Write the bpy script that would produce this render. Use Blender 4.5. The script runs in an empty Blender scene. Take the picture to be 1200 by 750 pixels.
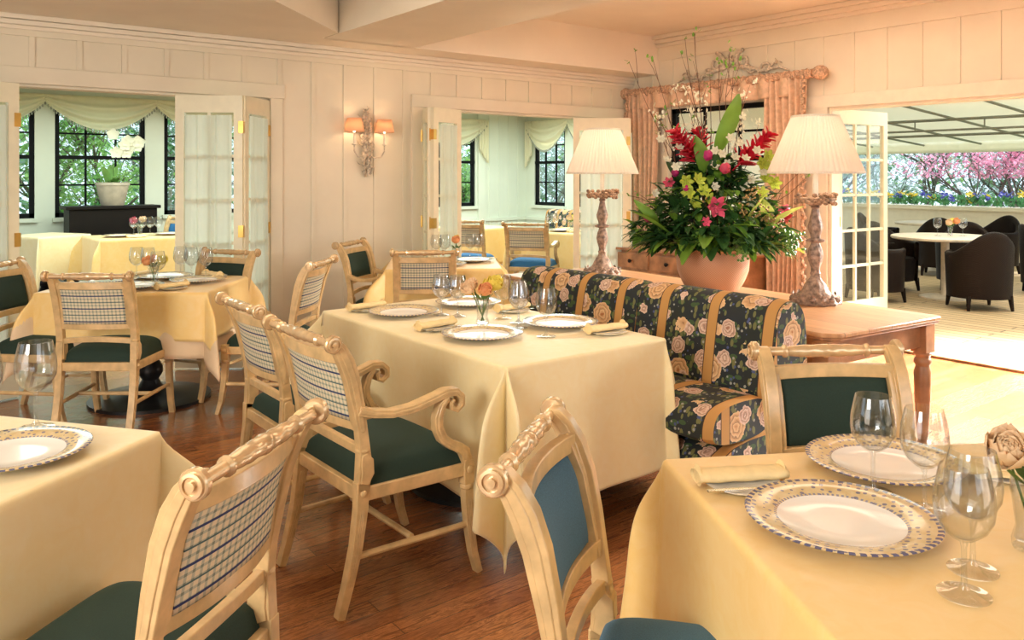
import bpy, bmesh, math, random
from math import degrees, sin, cos, pi, radians, sqrt, atan2, exp
from mathutils import Vector, Matrix
C = bpy.context.scene.collection
rnd = random.Random(7)

# ------------------------------------------------------------------ camera, light, exposure
YAW = 37.64
cam = bpy.data.cameras.new('camera'); cam_o = bpy.data.objects.new('camera', cam); C.objects.link(cam_o)
cam.sensor_width = 36; cam.lens = 951/1200*36; cam.shift_y = -(375-205.7)/1200
cam_o.location = (0, 0, 1.45); cam_o.rotation_euler = (pi/2, 0, -radians(YAW)); cam.clip_start = .05; cam.clip_end = 300
bpy.context.scene.camera = cam_o
vs = bpy.context.scene.view_settings
vs.view_transform = 'Standard'; vs.look = 'None'; vs.gamma = 1; vs.exposure = -0.24; vs.use_curve_mapping = False
world = bpy.data.worlds.new('world'); bpy.context.scene.world = world; world.use_nodes = True
bg = world.node_tree.nodes['Background']; bg.inputs[0].default_value = (.72, .86, 1, 1); bg.inputs[1].default_value = 2.2
def light(name, kind, loc, energy, col, size=1, size_y=None, aim=None, spread=None, angle=None):
    l = bpy.data.lights.new(name, kind); o = bpy.data.objects.new(name, l); C.objects.link(o)
    l.energy = energy; l.color = col; o.location = loc
    if kind == 'AREA':
        l.size = size
        if size_y: l.shape = 'RECTANGLE'; l.size_y = size_y
        if spread: l.spread = radians(spread)
    elif kind == 'POINT': l.shadow_soft_size = size
    elif kind == 'SUN': l.angle = radians(angle or 2)
    if aim: o.rotation_euler = (Vector(aim)-Vector(loc)).to_track_quat('-Z', 'Y').to_euler()
    return o
light('sun', 'SUN', (20, 0, 12), 6, (1, .95, .85), aim=(9, 2.2, 0), angle=3)
light('left_window_daylight', 'AREA', (-2.9, .6, 2.2), 165, (1, .96, .88), 1.5, 1.3, aim=(2.2, 3.0, .6))
light('left_ceiling_fill', 'AREA', (-2.8, 1.5, .9), 50, (1, .86, .70), 3.0, 1.4, aim=(3.0, 4.0, 2.9))  # unseen lamp added low down, aimed up to brighten the ceiling
light('rear_window_daylight', 'AREA', (1.5, -2.4, 2.0), 26, (.92, .95, 1), 2.4, 1.4, aim=(1.6, 3, .8))
light('rear_ceiling_fill', 'AREA', (3.2, -2.4, .9), 34, (1, .84, .68), 3.0, 1.4, aim=(4.4, 4.5, 3.0))  # another added uplight behind the camera, lifts ceiling and upper walls
light('warm_overhead_fill', 'AREA', (1.2, 3.4, 2.85), 40, (1, .83, .62), 2.2, 2.2, aim=(1.2, 3.4, 0))  # added warm fill overhead, there is no ceiling fixture
light('warm_overhead_fill', 'AREA', (4.9, 3.6, 2.85), 40, (1, .83, .62), 1.8, 1.8, aim=(4.9, 3.6, 0))  # second added overhead fill, right half of the room
light('sunroom_fill', 'AREA', (2.5, 9.3, 2.48), 200, (.86, 1, .93), 4, 3, aim=(2.5, 9.3, 0))  # added panel under the sunroom ceiling, stands in for window light
light('sunroom_fill', 'AREA', (7.2, 9.3, 2.48), 270, (.86, 1, .93), 3.5, 3.5, aim=(7.2, 9.3, 0))  # same added panel for the right half of the sunroom
light('deck_fill', 'AREA', (9.6, 3.0, 2.15), 170, (1, .96, .86), 4.5, 4.5, aim=(9.4, 3, 0))  # unseen panel added below the awning to brighten the deck
light('doorway_fill', 'AREA', (8.6, 1.2, 2.1), 650, (1, .95, .87), 1.6, 1.4, aim=(5.9, 2.5, 0), spread=55)  # lamp added outside the doors, whitens the floor just inside

# ------------------------------------------------------------------ mesh helpers
class MB:
    def __init__(s): s.v = []; s.f = []; s.m = []; s.uv = {}
    def add(s, V, F, mi=0, uv=None):
        b = len(s.v); s.v += [tuple(p) for p in V]
        for f in F:
            if uv: s.uv[len(s.f)] = [uv[i] for i in f]
            s.f.append([i+b for i in f]); s.m.append(mi)
        return s
    def box(s, x0, x1, y0, y1, z0, z1, mi=0):
        V = [(x, y, z) for x in (x0, x1) for y in (y0, y1) for z in (z0, z1)]
        return s.add(V, [(0,1,3,2),(4,6,7,5),(0,4,5,1),(2,3,7,6),(0,2,6,4),(1,5,7,3)], mi)
    def obox(s, c, dx, dy, dz, ang=0, mi=0):
        ca, sa = cos(ang), sin(ang)
        V = []
        for x in (-dx/2, dx/2):
            for y in (-dy/2, dy/2):
                for z in (-dz/2, dz/2): V.append((c[0]+x*ca-y*sa, c[1]+x*sa+y*ca, c[2]+z))
        return s.add(V, [(0,1,3,2),(4,6,7,5),(0,4,5,1),(2,3,7,6),(0,2,6,4),(1,5,7,3)], mi)
    def lathe(s, prof, n=24, c=(0,0,0), mi=0, axis='z', mod=None, caps=True):
        V = []; F = []
        for k, (r, z) in enumerate(prof):
            for i in range(n):
                a = 2*pi*i/n; rr = r*(mod(a, k, z) if mod else 1)
                p = (rr*cos(a), rr*sin(a), z)
                if axis == 'x': p = (z, rr*cos(a), rr*sin(a))
                elif axis == 'y': p = (rr*sin(a), z, rr*cos(a))
                V.append((c[0]+p[0], c[1]+p[1], c[2]+p[2]))
        for k in range(len(prof)-1):
            for i in range(n):
                j = (i+1) % n; F.append((k*n+i, k*n+j, (k+1)*n+j, (k+1)*n+i))
        if caps:
            if prof[0][0] > 1e-5: F.append(tuple(range(n))[::-1])
            if prof[-1][0] > 1e-5: F.append(tuple((len(prof)-1)*n+i for i in range(n)))
        return s.add(V, F, mi)
    def tube(s, P, R, n=8, mi=0, flat=1.0):
        P = [Vector(p) for p in P]
        if not hasattr(R, '__len__'): R = [R]*len(P)
        V = []; F = []; prev = None
        for k, p in enumerate(P):
            t = (P[min(k+1, len(P)-1)]-P[max(k-1, 0)])
            t = t.normalized() if t.length > 1e-9 else Vector((0,0,1))
            if prev is None:
                u = t.cross(Vector((0,0,1)) if abs(t.z) < .9 else Vector((1,0,0))).normalized()
            else:
                u = (prev - t*prev.dot(t)); u = u.normalized() if u.length > 1e-6 else prev
            prev = u; w = t.cross(u)
            for i in range(n):
                a = 2*pi*i/n; V.append(p+u*cos(a)*R[k]+w*sin(a)*R[k]*flat)
        for k in range(len(P)-1):
            for i in range(n):
                j = (i+1) % n; F.append((k*n+i, k*n+j, (k+1)*n+j, (k+1)*n+i))
        F.append(tuple(range(n))[::-1]); F.append(tuple((len(P)-1)*n+i for i in range(n)))
        return s.add(V, F, mi)
    def ribbon(s, P, T, x0, x1, mi=0):      # P: (y,z) path, T: thickness, extruded across x (x0,x1 numbers or lists)
        n = len(P); V = []; F = []
        for k in range(n):
            a = Vector(P[max(k-1, 0)]); b = Vector(P[min(k+1, n-1)]); t = (b-a).normalized(); nn = Vector((-t.y, t.x))
            th = T[k] if hasattr(T, '__len__') else T
            xa = x0[k] if hasattr(x0, '__len__') else x0; xb = x1[k] if hasattr(x1, '__len__') else x1
            p = Vector(P[k]); q = p+nn*th/2; r = p-nn*th/2
            V += [(xa, q.x, q.y), (xb, q.x, q.y), (xb, r.x, r.y), (xa, r.x, r.y)]
        for k in range(n-1):
            for i in range(4):
                j = (i+1) % 4; F.append((k*4+i, k*4+j, k*4+4+j, k*4+4+i))
        F += [(3,2,1,0), tuple((n-1)*4+i for i in range(4))]
        return s.add(V, F, mi)
    def grid(s, nu, nv, fn, mi=0, uvf=None):
        V = [fn(i/nu, j/nv) for i in range(nu+1) for j in range(nv+1)]
        uv = [uvf(i/nu, j/nv) for i in range(nu+1) for j in range(nv+1)] if uvf else None
        F = [(i*(nv+1)+j, (i+1)*(nv+1)+j, (i+1)*(nv+1)+j+1, i*(nv+1)+j+1) for i in range(nu) for j in range(nv)]
        return s.add(V, F, mi, uv)
    def ball(s, c, r, sc=(1,1,1), n=12, mi=0):
        m = max(4, n//2); V = []; F = []
        for k in range(m+1):
            ph = pi*k/m
            for i in range(n):
                a = 2*pi*i/n; V.append((c[0]+r*sc[0]*sin(ph)*cos(a), c[1]+r*sc[1]*sin(ph)*sin(a), c[2]+r*sc[2]*cos(ph)))
        for k in range(m):
            for i in range(n):
                j = (i+1) % n; F.append((k*n+i, (k+1)*n+i, (k+1)*n+j, k*n+j))
        return s.add(V, F, mi)
    def xf(s, M):
        s.v = [tuple(M @ Vector(p)) for p in s.v]; return s
    def build(s, name, mats, parent=None, sharp=38, flat=False, solid=0, bevel=0, sub=0):
        me = bpy.data.meshes.new(name); me.from_pydata(s.v, [], s.f)
        if not isinstance(mats, (list, tuple)): mats = [mats]
        for m in mats: me.materials.append(m)
        for i, p in enumerate(me.polygons): p.material_index = min(s.m[i], len(mats)-1)
        if s.uv:
            ul = me.uv_layers.new(name='UVMap')
            for fi, uvs in s.uv.items():
                for li, q in zip(me.polygons[fi].loop_indices, uvs): ul.data[li].uv = q
        if not s.uv:
            bm = bmesh.new(); bm.from_mesh(me); bmesh.ops.remove_doubles(bm, verts=bm.verts, dist=1e-5)
            if not flat: bmesh.ops.recalc_face_normals(bm, faces=bm.faces)
        else:
            bm = bmesh.new(); bm.from_mesh(me)
        if not flat:
            lim = radians(sharp)
            for f in bm.faces: f.smooth = True
            for e in bm.edges:
                if len(e.link_faces) > 2 or (len(e.link_faces) == 2 and e.calc_face_angle(0) > lim): e.smooth = False
        bm.to_mesh(me); bm.free()
        o = bpy.data.objects.new(name, me); C.objects.link(o)
        if parent: o.parent = parent
        if bevel:
            b = o.modifiers.new('bevel', 'BEVEL'); b.width = bevel; b.segments = 2; b.limit_method = 'ANGLE'; b.angle_limit = radians(40)
        if solid:
            b = o.modifiers.new('solid', 'SOLIDIFY'); b.thickness = solid; b.offset = 0
        if sub:
            b = o.modifiers.new('sub', 'SUBSURF'); b.levels = sub; b.render_levels = sub
        return o
def tag(o, label=None, cat=None, group=None, kind=None):
    if label: o['label'] = label
    if cat: o['category'] = cat
    if group: o['group'] = group
    if kind: o['kind'] = kind
    return o
def empty(name, loc=(0,0,0), rz=0):
    o = bpy.data.objects.new(name, None); C.objects.link(o); o.location = loc; o.rotation_euler = (0,0,rz); o.empty_display_size = .1
    return o
def copy_tree(o, parent=None):
    c = o.copy(); C.objects.link(c); c.parent = parent
    for ch in list(o.children): copy_tree(ch, c)
    return c
used = set()
def inst(proto, loc, rz=0, label=None, cat=None, group=None, scale=None):
    """first use moves the prototype itself, later uses copy it"""
    if proto.name in used: o = copy_tree(proto)
    else: o = proto; used.add(proto.name)
    o.location = loc; o.rotation_euler = (0, 0, rz)
    if scale: o.scale = (scale,)*3
    for k in ('group',):
        if k in o: del o[k]
    return tag(o, label, cat, group)
def struct(name, mb, m, **k):
    o = mb.build(name, m, **k); o['kind'] = 'structure'; return o
def facing(fx, fy): return atan2(-fx, fy)

# ------------------------------------------------------------------ materials
def nodes(name):
    m = bpy.data.materials.new(name); m.use_nodes = True; nt = m.node_tree
    return m, nt, nt.nodes['Principled BSDF'], nt.nodes['Material Output']
def N(nt, kind, **k):
    n = nt.nodes.new(kind)
    for a, b in k.items():
        if a in ('ins',):
            for i, v in b.items(): n.inputs[i].default_value = v
        else: setattr(n, a, b)
    return n
def math_(nt, op, a, b=None, c=None):
    n = nt.nodes.new('ShaderNodeMath'); n.operation = op
    for i, x in enumerate((a, b, c)):
        if x is None: continue
        if isinstance(x, (int, float)): n.inputs[i].default_value = x
        else: nt.links.new(x, n.inputs[i])
    return n.outputs[0]
def mix(nt, fac, a, b):
    n = nt.nodes.new('ShaderNodeMix'); n.data_type = 'RGBA'
    for i, x in ((0, fac), (6, a), (7, b)):
        if isinstance(x, (int, float)): n.inputs[i].default_value = x
        elif isinstance(x, tuple): n.inputs[i].default_value = (*x, 1)
        else: nt.links.new(x, n.inputs[i])
    return n.outputs[2]
def coords(nt, which='Object'): return nt.nodes.new('ShaderNodeTexCoord').outputs[which]
def sep(nt, v):
    n = nt.nodes.new('ShaderNodeSeparateXYZ'); nt.links.new(v, n.inputs[0]); return n.outputs
def mapping(nt, v, scale=(1,1,1), rot=(0,0,0), loc=(0,0,0)):
    n = nt.nodes.new('ShaderNodeMapping'); nt.links.new(v, n.inputs[0])
    n.inputs['Scale'].default_value = scale; n.inputs['Rotation'].default_value = rot; n.inputs['Location'].default_value = loc
    return n.outputs[0]
def noise(nt, v, scale=5, detail=3, rough=.5, dist=0):
    n = nt.nodes.new('ShaderNodeTexNoise'); nt.links.new(v, n.inputs['Vector'])
    n.inputs['Scale'].default_value = scale; n.inputs['Detail'].default_value = detail; n.inputs['Roughness'].default_value = rough; n.inputs['Distortion'].default_value = dist
    return n.outputs[0]
def voro(nt, v, scale=5, rand=1, out='Distance', feature='F1'):
    n = nt.nodes.new('ShaderNodeTexVoronoi'); n.feature = feature; nt.links.new(v, n.inputs['Vector'])
    n.inputs['Scale'].default_value = scale; n.inputs['Randomness'].default_value = rand
    return n.outputs[out]
def ramp(nt, f, stops, interp='LINEAR'):
    n = nt.nodes.new('ShaderNodeValToRGB'); nt.links.new(f, n.inputs[0]); r = n.color_ramp; r.interpolation = interp
    while len(r.elements) < len(stops): r.elements.new(.5)
    for e, (p, c) in zip(r.elements, stops): e.position = p; e.color = (*c, 1) if len(c) == 3 else c
    return n.outputs[0]
def bump(nt, bs, h, strength=.3, dist=.01):
    n = nt.nodes.new('ShaderNodeBump'); nt.links.new(h, n.inputs['Height']); n.inputs['Strength'].default_value = strength; n.inputs['Distance'].default_value = dist
    nt.links.new(n.outputs[0], bs.inputs['Normal'])
def stripe(nt, x, period, width, off=0.0):   # 1 inside a stripe
    t = math_(nt, 'ADD', x, off+100*period); t = math_(nt, 'DIVIDE', t, period); t = math_(nt, 'FRACT', t)
    return math_(nt, 'LESS_THAN', t, width/period)
def plain(name, col, rough=.5, metal=0, var=.08, scale=12, bmp=0, coat=0, sheen=0, sheen_tint=None, emit=None, es=0):
    m, nt, bs, out = nodes(name)
    v = coords(nt); f = noise(nt, v, scale, 4)
    d = tuple(max(0, c*(1-var*2)) for c in col)
    nt.links.new(mix(nt, ramp_f(nt, f), d, tuple(min(1, c*(1+var*.5)) for c in col)), bs.inputs['Base Color'])
    bs.inputs['Roughness'].default_value = rough; bs.inputs['Metallic'].default_value = metal
    bs.inputs['Coat Weight'].default_value = coat; bs.inputs['Coat Roughness'].default_value = .15
    if sheen:
        bs.inputs['Sheen Weight'].default_value = sheen; bs.inputs['Sheen Roughness'].default_value = .35
        if sheen_tint: bs.inputs['Sheen Tint'].default_value = (*sheen_tint, 1)
    if bmp: bump(nt, bs, f, bmp, .005)
    if emit: bs.inputs['Emission Color'].default_value = (*emit, 1); bs.inputs['Emission Strength'].default_value = es
    return m
def ramp_f(nt, f):
    n = nt.nodes.new('ShaderNodeMapRange'); nt.links.new(f, n.inputs[0]); n.inputs[1].default_value = .3; n.inputs[2].default_value = .7
    return n.outputs[0]
WALL = plain('cream_wall_paint', (.83, .75, .60), .45, var=.03, scale=3)
CEIL = plain('cream_ceiling_paint', (.88, .79, .66), .6, var=.03, scale=2)
SUNW = plain('pale_green_wall_paint', (.70, .76, .64), .55, var=.03, scale=2)
WHITE = plain('white_trim_paint', (.84, .78, .64), .35, var=.03)
DOORP = plain('ivory_door_paint', (.88, .82, .62), .35, var=.03)
BLACKP = plain('black_window_paint', (.004, .005, .006), .6)
BLACKP.node_tree.nodes['Principled BSDF'].inputs['Specular IOR Level'].default_value = .15
CREAM = plain('antiqued_cream_chair_paint', (.72, .49, .23), .32, var=.14, scale=18, bmp=.12, coat=.35)
PEARL = plain('rubbed_pearly_crest_finish', (.74, .52, .28), .22, metal=.35, var=.12, scale=30, bmp=.2, coat=.5)
BRASS = plain('brass', (.75, .50, .14), .28, metal=.9)
IRON = plain('black_cast_iron', (.015, .014, .014), .4, metal=.3)
BLACKF = plain('black_stand_lacquer', (.007, .005, .004), .5)
BLACKF.node_tree.nodes['Principled BSDF'].inputs['Specular IOR Level'].default_value = .2
WOODT = plain('table_plywood', (.35, .22, .11), .6)
STEEL = plain('silver_cutlery', (.75, .74, .7), .18, metal=1)
PORC = plain('white_porcelain', (.88, .86, .82), .12, var=.01)
NAPK = plain('yellow_cotton_napkin', (.90, .70, .36), .7, var=.05, scale=40, bmp=.1)
UNDER = plain('peach_undercloth', (.82, .62, .40), .7, var=.05, scale=8)
def fabric_mat(name, col, tint, sheen=.12):
    m, nt, bs, out = nodes(name)
    v = coords(nt); f = noise(nt, v, 420, 2); g = noise(nt, v, 9, 2)
    nt.links.new(mix(nt, f, tuple(c*.45 for c in col), tuple(c*1.6 for c in col)), bs.inputs['Base Color'])
    bs.inputs['Roughness'].default_value = .85; bs.inputs['Sheen Weight'].default_value = sheen; bs.inputs['Sheen Tint'].default_value = (*tint, 1); bs.inputs['Sheen Roughness'].default_value = .4
    bump(nt, bs, f, .3, .001)
    return m
GREEN = fabric_mat('dark_green_upholstery', (.011, .030, .020), (.1, .4, .4))
BLUE = fabric_mat('blue_upholstery', (.02, .13, .30), (.2, .5, .9))
TEAL = fabric_mat('blue_green_upholstery', (.045, .12, .19), (.3, .55, .8), .35)
def plaid():
    m, nt, bs, out = nodes('woven_plaid'); v = coords(nt); x, y, z = sep(nt, v)
    c = (.76, .65, .44); g = (.48, .48, .36)
    vs_ = stripe(nt, x, .0200, .0075, .0)
    col = mix(nt, vs_, c, g)
    col2 = mix(nt, stripe(nt, z, .0180, .0065, .004), col, mix(nt, vs_, g, (.22, .25, .19)))
    col3 = mix(nt, stripe(nt, z, .0725, .006, .010), col2, (.02, .035, .13))
    col4 = mix(nt, stripe(nt, z, .0725, .004, .046), col3, (.06, .12, .12))
    nt.links.new(col4, bs.inputs['Base Color']); bs.inputs['Roughness'].default_value = .75
    bump(nt, bs, noise(nt, v, 300, 2), .3, .001)
    return m
PLAID = plaid()
def cloth_mat(name, a, b):
    m, nt, bs, out = nodes(name); v = coords(nt)
    w = voro(nt, mapping(nt, v, (1, 1, 1)), 7, .7)
    n1 = noise(nt, v, 14, 3, .6, 1.5)
    f = math_(nt, 'MULTIPLY', ramp_f(nt, n1), .55)
    nt.links.new(mix(nt, f, a, b), bs.inputs['Base Color'])
    bs.inputs['Roughness'].default_value = .42; bs.inputs['Sheen Weight'].default_value = .25; bs.inputs['Specular IOR Level'].default_value = .45
    nt.links.new(math_(nt, 'ADD', math_(nt, 'MULTIPLY', n1, -.25), .55), bs.inputs['Roughness'])
    bump(nt, bs, noise(nt, v, 6, 2), .12, .02)
    return m
CLOTH = cloth_mat('yellow_damask', (.90, .62, .22), (.93, .70, .33))
CLOTH2 = cloth_mat('pale_yellow_damask', (.90, .74, .40), (.93, .82, .54))
def floor_mat():
    m, nt, bs, out = nodes('oak_strip_floor'); v = coords(nt)
    b = N(nt, 'ShaderNodeTexBrick', offset=.37, ins={'Scale': 1.0, 'Mortar Size': .0012, 'Brick Width': 1.3, 'Row Height': .083, 'Color1': (0,0,0,1), 'Color2': (1,1,1,1), 'Mortar': (.5,.5,.5,1), 'Bias': 0.0})
    nt.links.new(v, b.inputs['Vector'])
    base = mix(nt, b.outputs['Color'], (.26, .085, .028), (.50, .20, .065))
    g = noise(nt, mapping(nt, v, (1.1, 13, 1)), 2.6, 6, .62, 3.0)
    gg = ramp(nt, g, [(.40, (0,0,0)), (.5, (1,1,1)), (.56, (.15,.15,.15)), (.68, (.9,.9,.9))])
    base = mix(nt, math_(nt, 'MULTIPLY', math_(nt, 'SUBTRACT', 1, gg), .8), base, (.10, .030, .012))
    base = mix(nt, b.outputs['Fac'], base, (.06, .02, .01))
    nt.links.new(base, bs.inputs['Base Color'])
    bs.inputs['Roughness'].default_value = .24; bs.inputs['Coat Weight'].default_value = .5; bs.inputs['Coat Roughness'].default_value = .12
    bump(nt, bs, g, .08, .002)
    return m
FLOOR = floor_mat()
def plank_mat(name, a, b, row, grain=(30, 2, 1), rough=.6, rotz=pi/2, gap=.006, dark=(.12, .08, .04)):
    m, nt, bs, out = nodes(name); v = mapping(nt, coords(nt), rot=(0, 0, rotz))
    br = N(nt, 'ShaderNodeTexBrick', offset=.4, ins={'Scale': 1.0, 'Mortar Size': gap/2, 'Brick Width': 3.2, 'Row Height': row, 'Color1': (0,0,0,1), 'Color2': (1,1,1,1), 'Mortar': (.5,.5,.5,1)})
    nt.links.new(v, br.inputs['Vector'])
    g = noise(nt, mapping(nt, coords(nt), grain), 1.5, 5, .6, 1.2)
    base = mix(nt, math_(nt, 'ADD', math_(nt, 'MULTIPLY', br.outputs['Color'], .4), math_(nt, 'MULTIPLY', ramp_f(nt, g), .6)), a, b)
    base = mix(nt, br.outputs['Fac'], base, dark)
    nt.links.new(base, bs.inputs['Base Color']); bs.inputs['Roughness'].default_value = rough
    bump(nt, bs, g, .15, .003)
    return m
DECK = plank_mat('weathered_deck_boards', (.42, .29, .15), (.66, .50, .29), .13, gap=.016)
PINE = plank_mat('waxed_pine_planks', (.40, .19, .085), (.66, .38, .19), .19, rough=.3, grain=(28, 2.5, 1), gap=.004)
PINEL = plain('waxed_pine', (.46, .22, .10), .35, var=.25, scale=9, bmp=.1)
def plate_mat():
    m, nt, bs, out = nodes('patterned_porcelain'); v = coords(nt); x, y, z = sep(nt, v)
    r = math_(nt, 'SQRT', math_(nt, 'ADD', math_(nt, 'MULTIPLY', x, x), math_(nt, 'MULTIPLY', y, y)))
    a = math_(nt, 'ARCTAN2', y, x)
    rim = mix(nt, ramp_f(nt, noise(nt, v, 30, 3)), (.62, .46, .22), (.78, .66, .42))
    d = voro(nt, mapping(nt, v, (1, 1, 0)), 58, .35)
    rim = mix(nt, math_(nt, 'LESS_THAN', d, .27), rim, (.20, .19, .26))
    edge = math_(nt, 'GREATER_THAN', r, .1665)
    dash = math_(nt, 'GREATER_THAN', math_(nt, 'SINE', math_(nt, 'MULTIPLY', a, 60)), -.3)
    rim = mix(nt, math_(nt, 'MULTIPLY', edge, dash), rim, (.10, .11, .22))
    ring = math_(nt, 'LESS_THAN', r, .1225)
    rim = mix(nt, math_(nt, 'MULTIPLY', ring, math_(nt, 'GREATER_THAN', math_(nt, 'SINE', math_(nt, 'MULTIPLY', a, 80)), 0)), rim, (.25, .25, .34))
    col = mix(nt, math_(nt, 'GREATER_THAN', r, .117), (.90, .88, .84), rim)
    nt.links.new(col, bs.inputs['Base Color']); bs.inputs['Roughness'].default_value = .14; bs.inputs['Coat Weight'].default_value = .15
    return m
PLATE = plate_mat()
def clear(name, tint=(.97, .98, .97), ior=1.5, k=1.0, rough=.02):
    m, nt, bs, out = nodes(name)
    t = nt.nodes.new('ShaderNodeBsdfTransparent'); t.inputs[0].default_value = (*tint, 1)
    g = nt.nodes.new('ShaderNodeBsdfGlossy'); g.inputs['Roughness'].default_value = rough
    lw = nt.nodes.new('ShaderNodeLayerWeight'); lw.inputs[0].default_value = .5
    fr = math_(nt, 'ADD', math_(nt, 'MULTIPLY', math_(nt, 'POWER', lw.outputs['Facing'], 3), .75), ior)
    mx = nt.nodes.new('ShaderNodeMixShader')
    nt.links.new(math_(nt, 'MULTIPLY', fr, k), mx.inputs[0]); nt.links.new(t.outputs[0], mx.inputs[1]); nt.links.new(g.outputs[0], mx.inputs[2])
    nt.links.new(mx.outputs[0], out.inputs[0])
    return m
GLASS = clear('crystal_glass', (.955, .965, .965), .07, 1.0)
CRYST = clear('cut_crystal', (.92, .94, .97), .22, 1.0, .05)
PANE = clear('window_glass', (.97, .99, .98), .04, .8)
def translucent(name, col, f=.5, tcol=None, rough=.8):
    m, nt, bs, out = nodes(name); bs.inputs['Base Color'].default_value = (*col, 1); bs.inputs['Roughness'].default_value = rough
    t = nt.nodes.new('ShaderNodeBsdfTranslucent'); t.inputs[0].default_value = (*(tcol or col), 1)
    v = coords(nt); n1 = noise(nt, v, 60, 2)
    nt.links.new(mix(nt, n1, tuple(c*.94 for c in col), col), bs.inputs['Base Color'])
    mx = nt.nodes.new('ShaderNodeMixShader'); mx.inputs[0].default_value = f
    nt.links.new(bs.outputs[0], mx.inputs[1]); nt.links.new(t.outputs[0], mx.inputs[2]); nt.links.new(mx.outputs[0], out.inputs[0])
    return m
SHADE = translucent('pleated_silk_shade', (.95, .91, .86), .55, (.96, .89, .80))
SCSHADE = translucent('pink_silk_shade', (.92, .70, .54), .55, (.95, .68, .48))
SHEER = translucent('sheer_white_curtain', (.88, .93, .84), .5)
SWAG = translucent('cream_swag_silk', (.95, .93, .74), .5)
AWN = translucent('cream_awning_canvas', (.88, .87, .74), .48)
DRAPE = plain('peach_damask_drapery', (.74, .50, .34), .6, var=.12, scale=25, sheen=.3)
FRINGE = plain('peach_fringe', (.66, .42, .28), .8, var=.3, scale=60)
def floral():
    m, nt, bs, out = nodes('floral_tapestry'); uv = coords(nt, 'UV'); u, v, w = sep(nt, uv)
    wob = noise(nt, uv, 9, 2)
    base = mix(nt, ramp_f(nt, noise(nt, uv, 7, 2)), (.012, .018, .013), (.012, .018, .030))
    lv = mapping(nt, uv, (1, 1.9, 1), (0, 0, .7), (.3, .1, 0)); l1 = voro(nt, lv, 15, .9)
    base = mix(nt, math_(nt, 'LESS_THAN', l1, .34), base, (.045, .085, .028))
    lv2 = mapping(nt, uv, (1.9, 1, 1), (0, 0, .5), (.8, .4, 0)); l2 = voro(nt, lv2, 19, 1)
    base = mix(nt, math_(nt, 'LESS_THAN', l2, .34), base, (.15, .15, .05))
    base = mix(nt, math_(nt, 'LESS_THAN', voro(nt, mapping(nt, uv, loc=(2, 3, 0)), 30, 1), .2), base, (.30, .30, .26))
    base = mix(nt, math_(nt, 'LESS_THAN', voro(nt, mapping(nt, uv, loc=(5, 1, 0)), 24, 1), .17), base, (.06, .08, .20))
    def flowers(scale, loc, size, ca, cb, cc):
        nonlocal base
        vv = nt.nodes.new('ShaderNodeVectorMath'); vv.operation = 'ADD'; nt.links.new(mapping(nt, uv, loc=loc), vv.inputs[0])
        n = nt.nodes.new('ShaderNodeTexNoise'); nt.links.new(uv, n.inputs['Vector']); n.inputs['Scale'].default_value = 34
        sc = nt.nodes.new('ShaderNodeVectorMath'); sc.operation = 'SCALE'; nt.links.new(n.outputs['Color'], sc.inputs[0]); sc.inputs['Scale'].default_value = .034
        nt.links.new(sc.outputs[0], vv.inputs[1])
        d = voro(nt, vv.outputs[0], scale, .55)
        k = math_(nt, 'DIVIDE', d, size)
        ring = ramp(nt, k, [(0, cc), (.16, cc), (.2, ca), (.36, cb), (.42, tuple(c*.55 for c in ca)), (.5, ca), (.68, cb), (.74, tuple(c*.5 for c in ca)), (.8, ca), (1, cb)])
        base = mix(nt, math_(nt, 'LESS_THAN', d, size), base, ring)
    flowers(5.4, (0, 0, 0), .35, (.55, .30, .14), (.74, .50, .27), (.40, .15, .05))
    flowers(7.0, (.41, .77, 0), .29, (.50, .30, .22), (.74, .56, .44), (.35, .16, .10))
    s1 = stripe(nt, u, .305, .052, .02); s2 = stripe(nt, u, .305, .062, .025)
    base = mix(nt, s2, base, (.05, .025, .015)); base = mix(nt, s1, base, (.50, .26, .075))
    nt.links.new(base, bs.inputs['Base Color']); bs.inputs['Roughness'].default_value = .75; bump(nt, bs, noise(nt, uv, 260, 2), .25, .001)
    return m
FLORAL = floral()
def wicker():
    m, nt, bs, out = nodes('dark_wicker'); v = coords(nt); x, y, z = sep(nt, v)
    a = math_(nt, 'SINE', math_(nt, 'MULTIPLY', z, 420)); b = math_(nt, 'SINE', math_(nt, 'MULTIPLY', math_(nt, 'ADD', x, y), 300))
    h = math_(nt, 'MULTIPLY', a, b)
    nt.links.new(mix(nt, math_(nt, 'ADD', math_(nt, 'MULTIPLY', h, .5), .5), (.006, .004, .003), (.022, .012, .008)), bs.inputs['Base Color'])
    bs.inputs['Roughness'].default_value = .45; bs.inputs['Specular IOR Level'].default_value = .12; bump(nt, bs, h, .5, .003)
    return m
WICKER = wicker()
def basket():
    m, nt, bs, out = nodes('terracotta_basket_weave'); v = coords(nt); x, y, z = sep(nt, v)
    ang = math_(nt, 'ARCTAN2', y, x)
    a = math_(nt, 'SINE', math_(nt, 'MULTIPLY', z, 520)); b = math_(nt, 'SINE', math_(nt, 'MULTIPLY', ang, 90))
    h = math_(nt, 'MULTIPLY', a, b)
    nt.links.new(mix(nt, math_(nt, 'ADD', math_(nt, 'MULTIPLY', h, .5), .5), (.40, .17, .085), (.66, .36, .21)), bs.inputs['Base Color'])
    bs.inputs['Roughness'].default_value = .45; bump(nt, bs, h, .4, .002)
    return m
BASKET = basket()
CARVED = plain('aged_carved_wood', (.40, .27, .20), .55, var=.35, scale=45, bmp=.6)
ROSETT = plain('carved_dried_flower_collar', (.50, .30, .18), .65, var=.4, scale=60, bmp=.6)
PLASTER = plain('whitewashed_carved_plaster', (.78, .66, .52), .7, var=.25, scale=50, bmp=.5)
TERRA = plain('pale_clay_pot', (.52, .46, .36), .7, var=.1)
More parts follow.
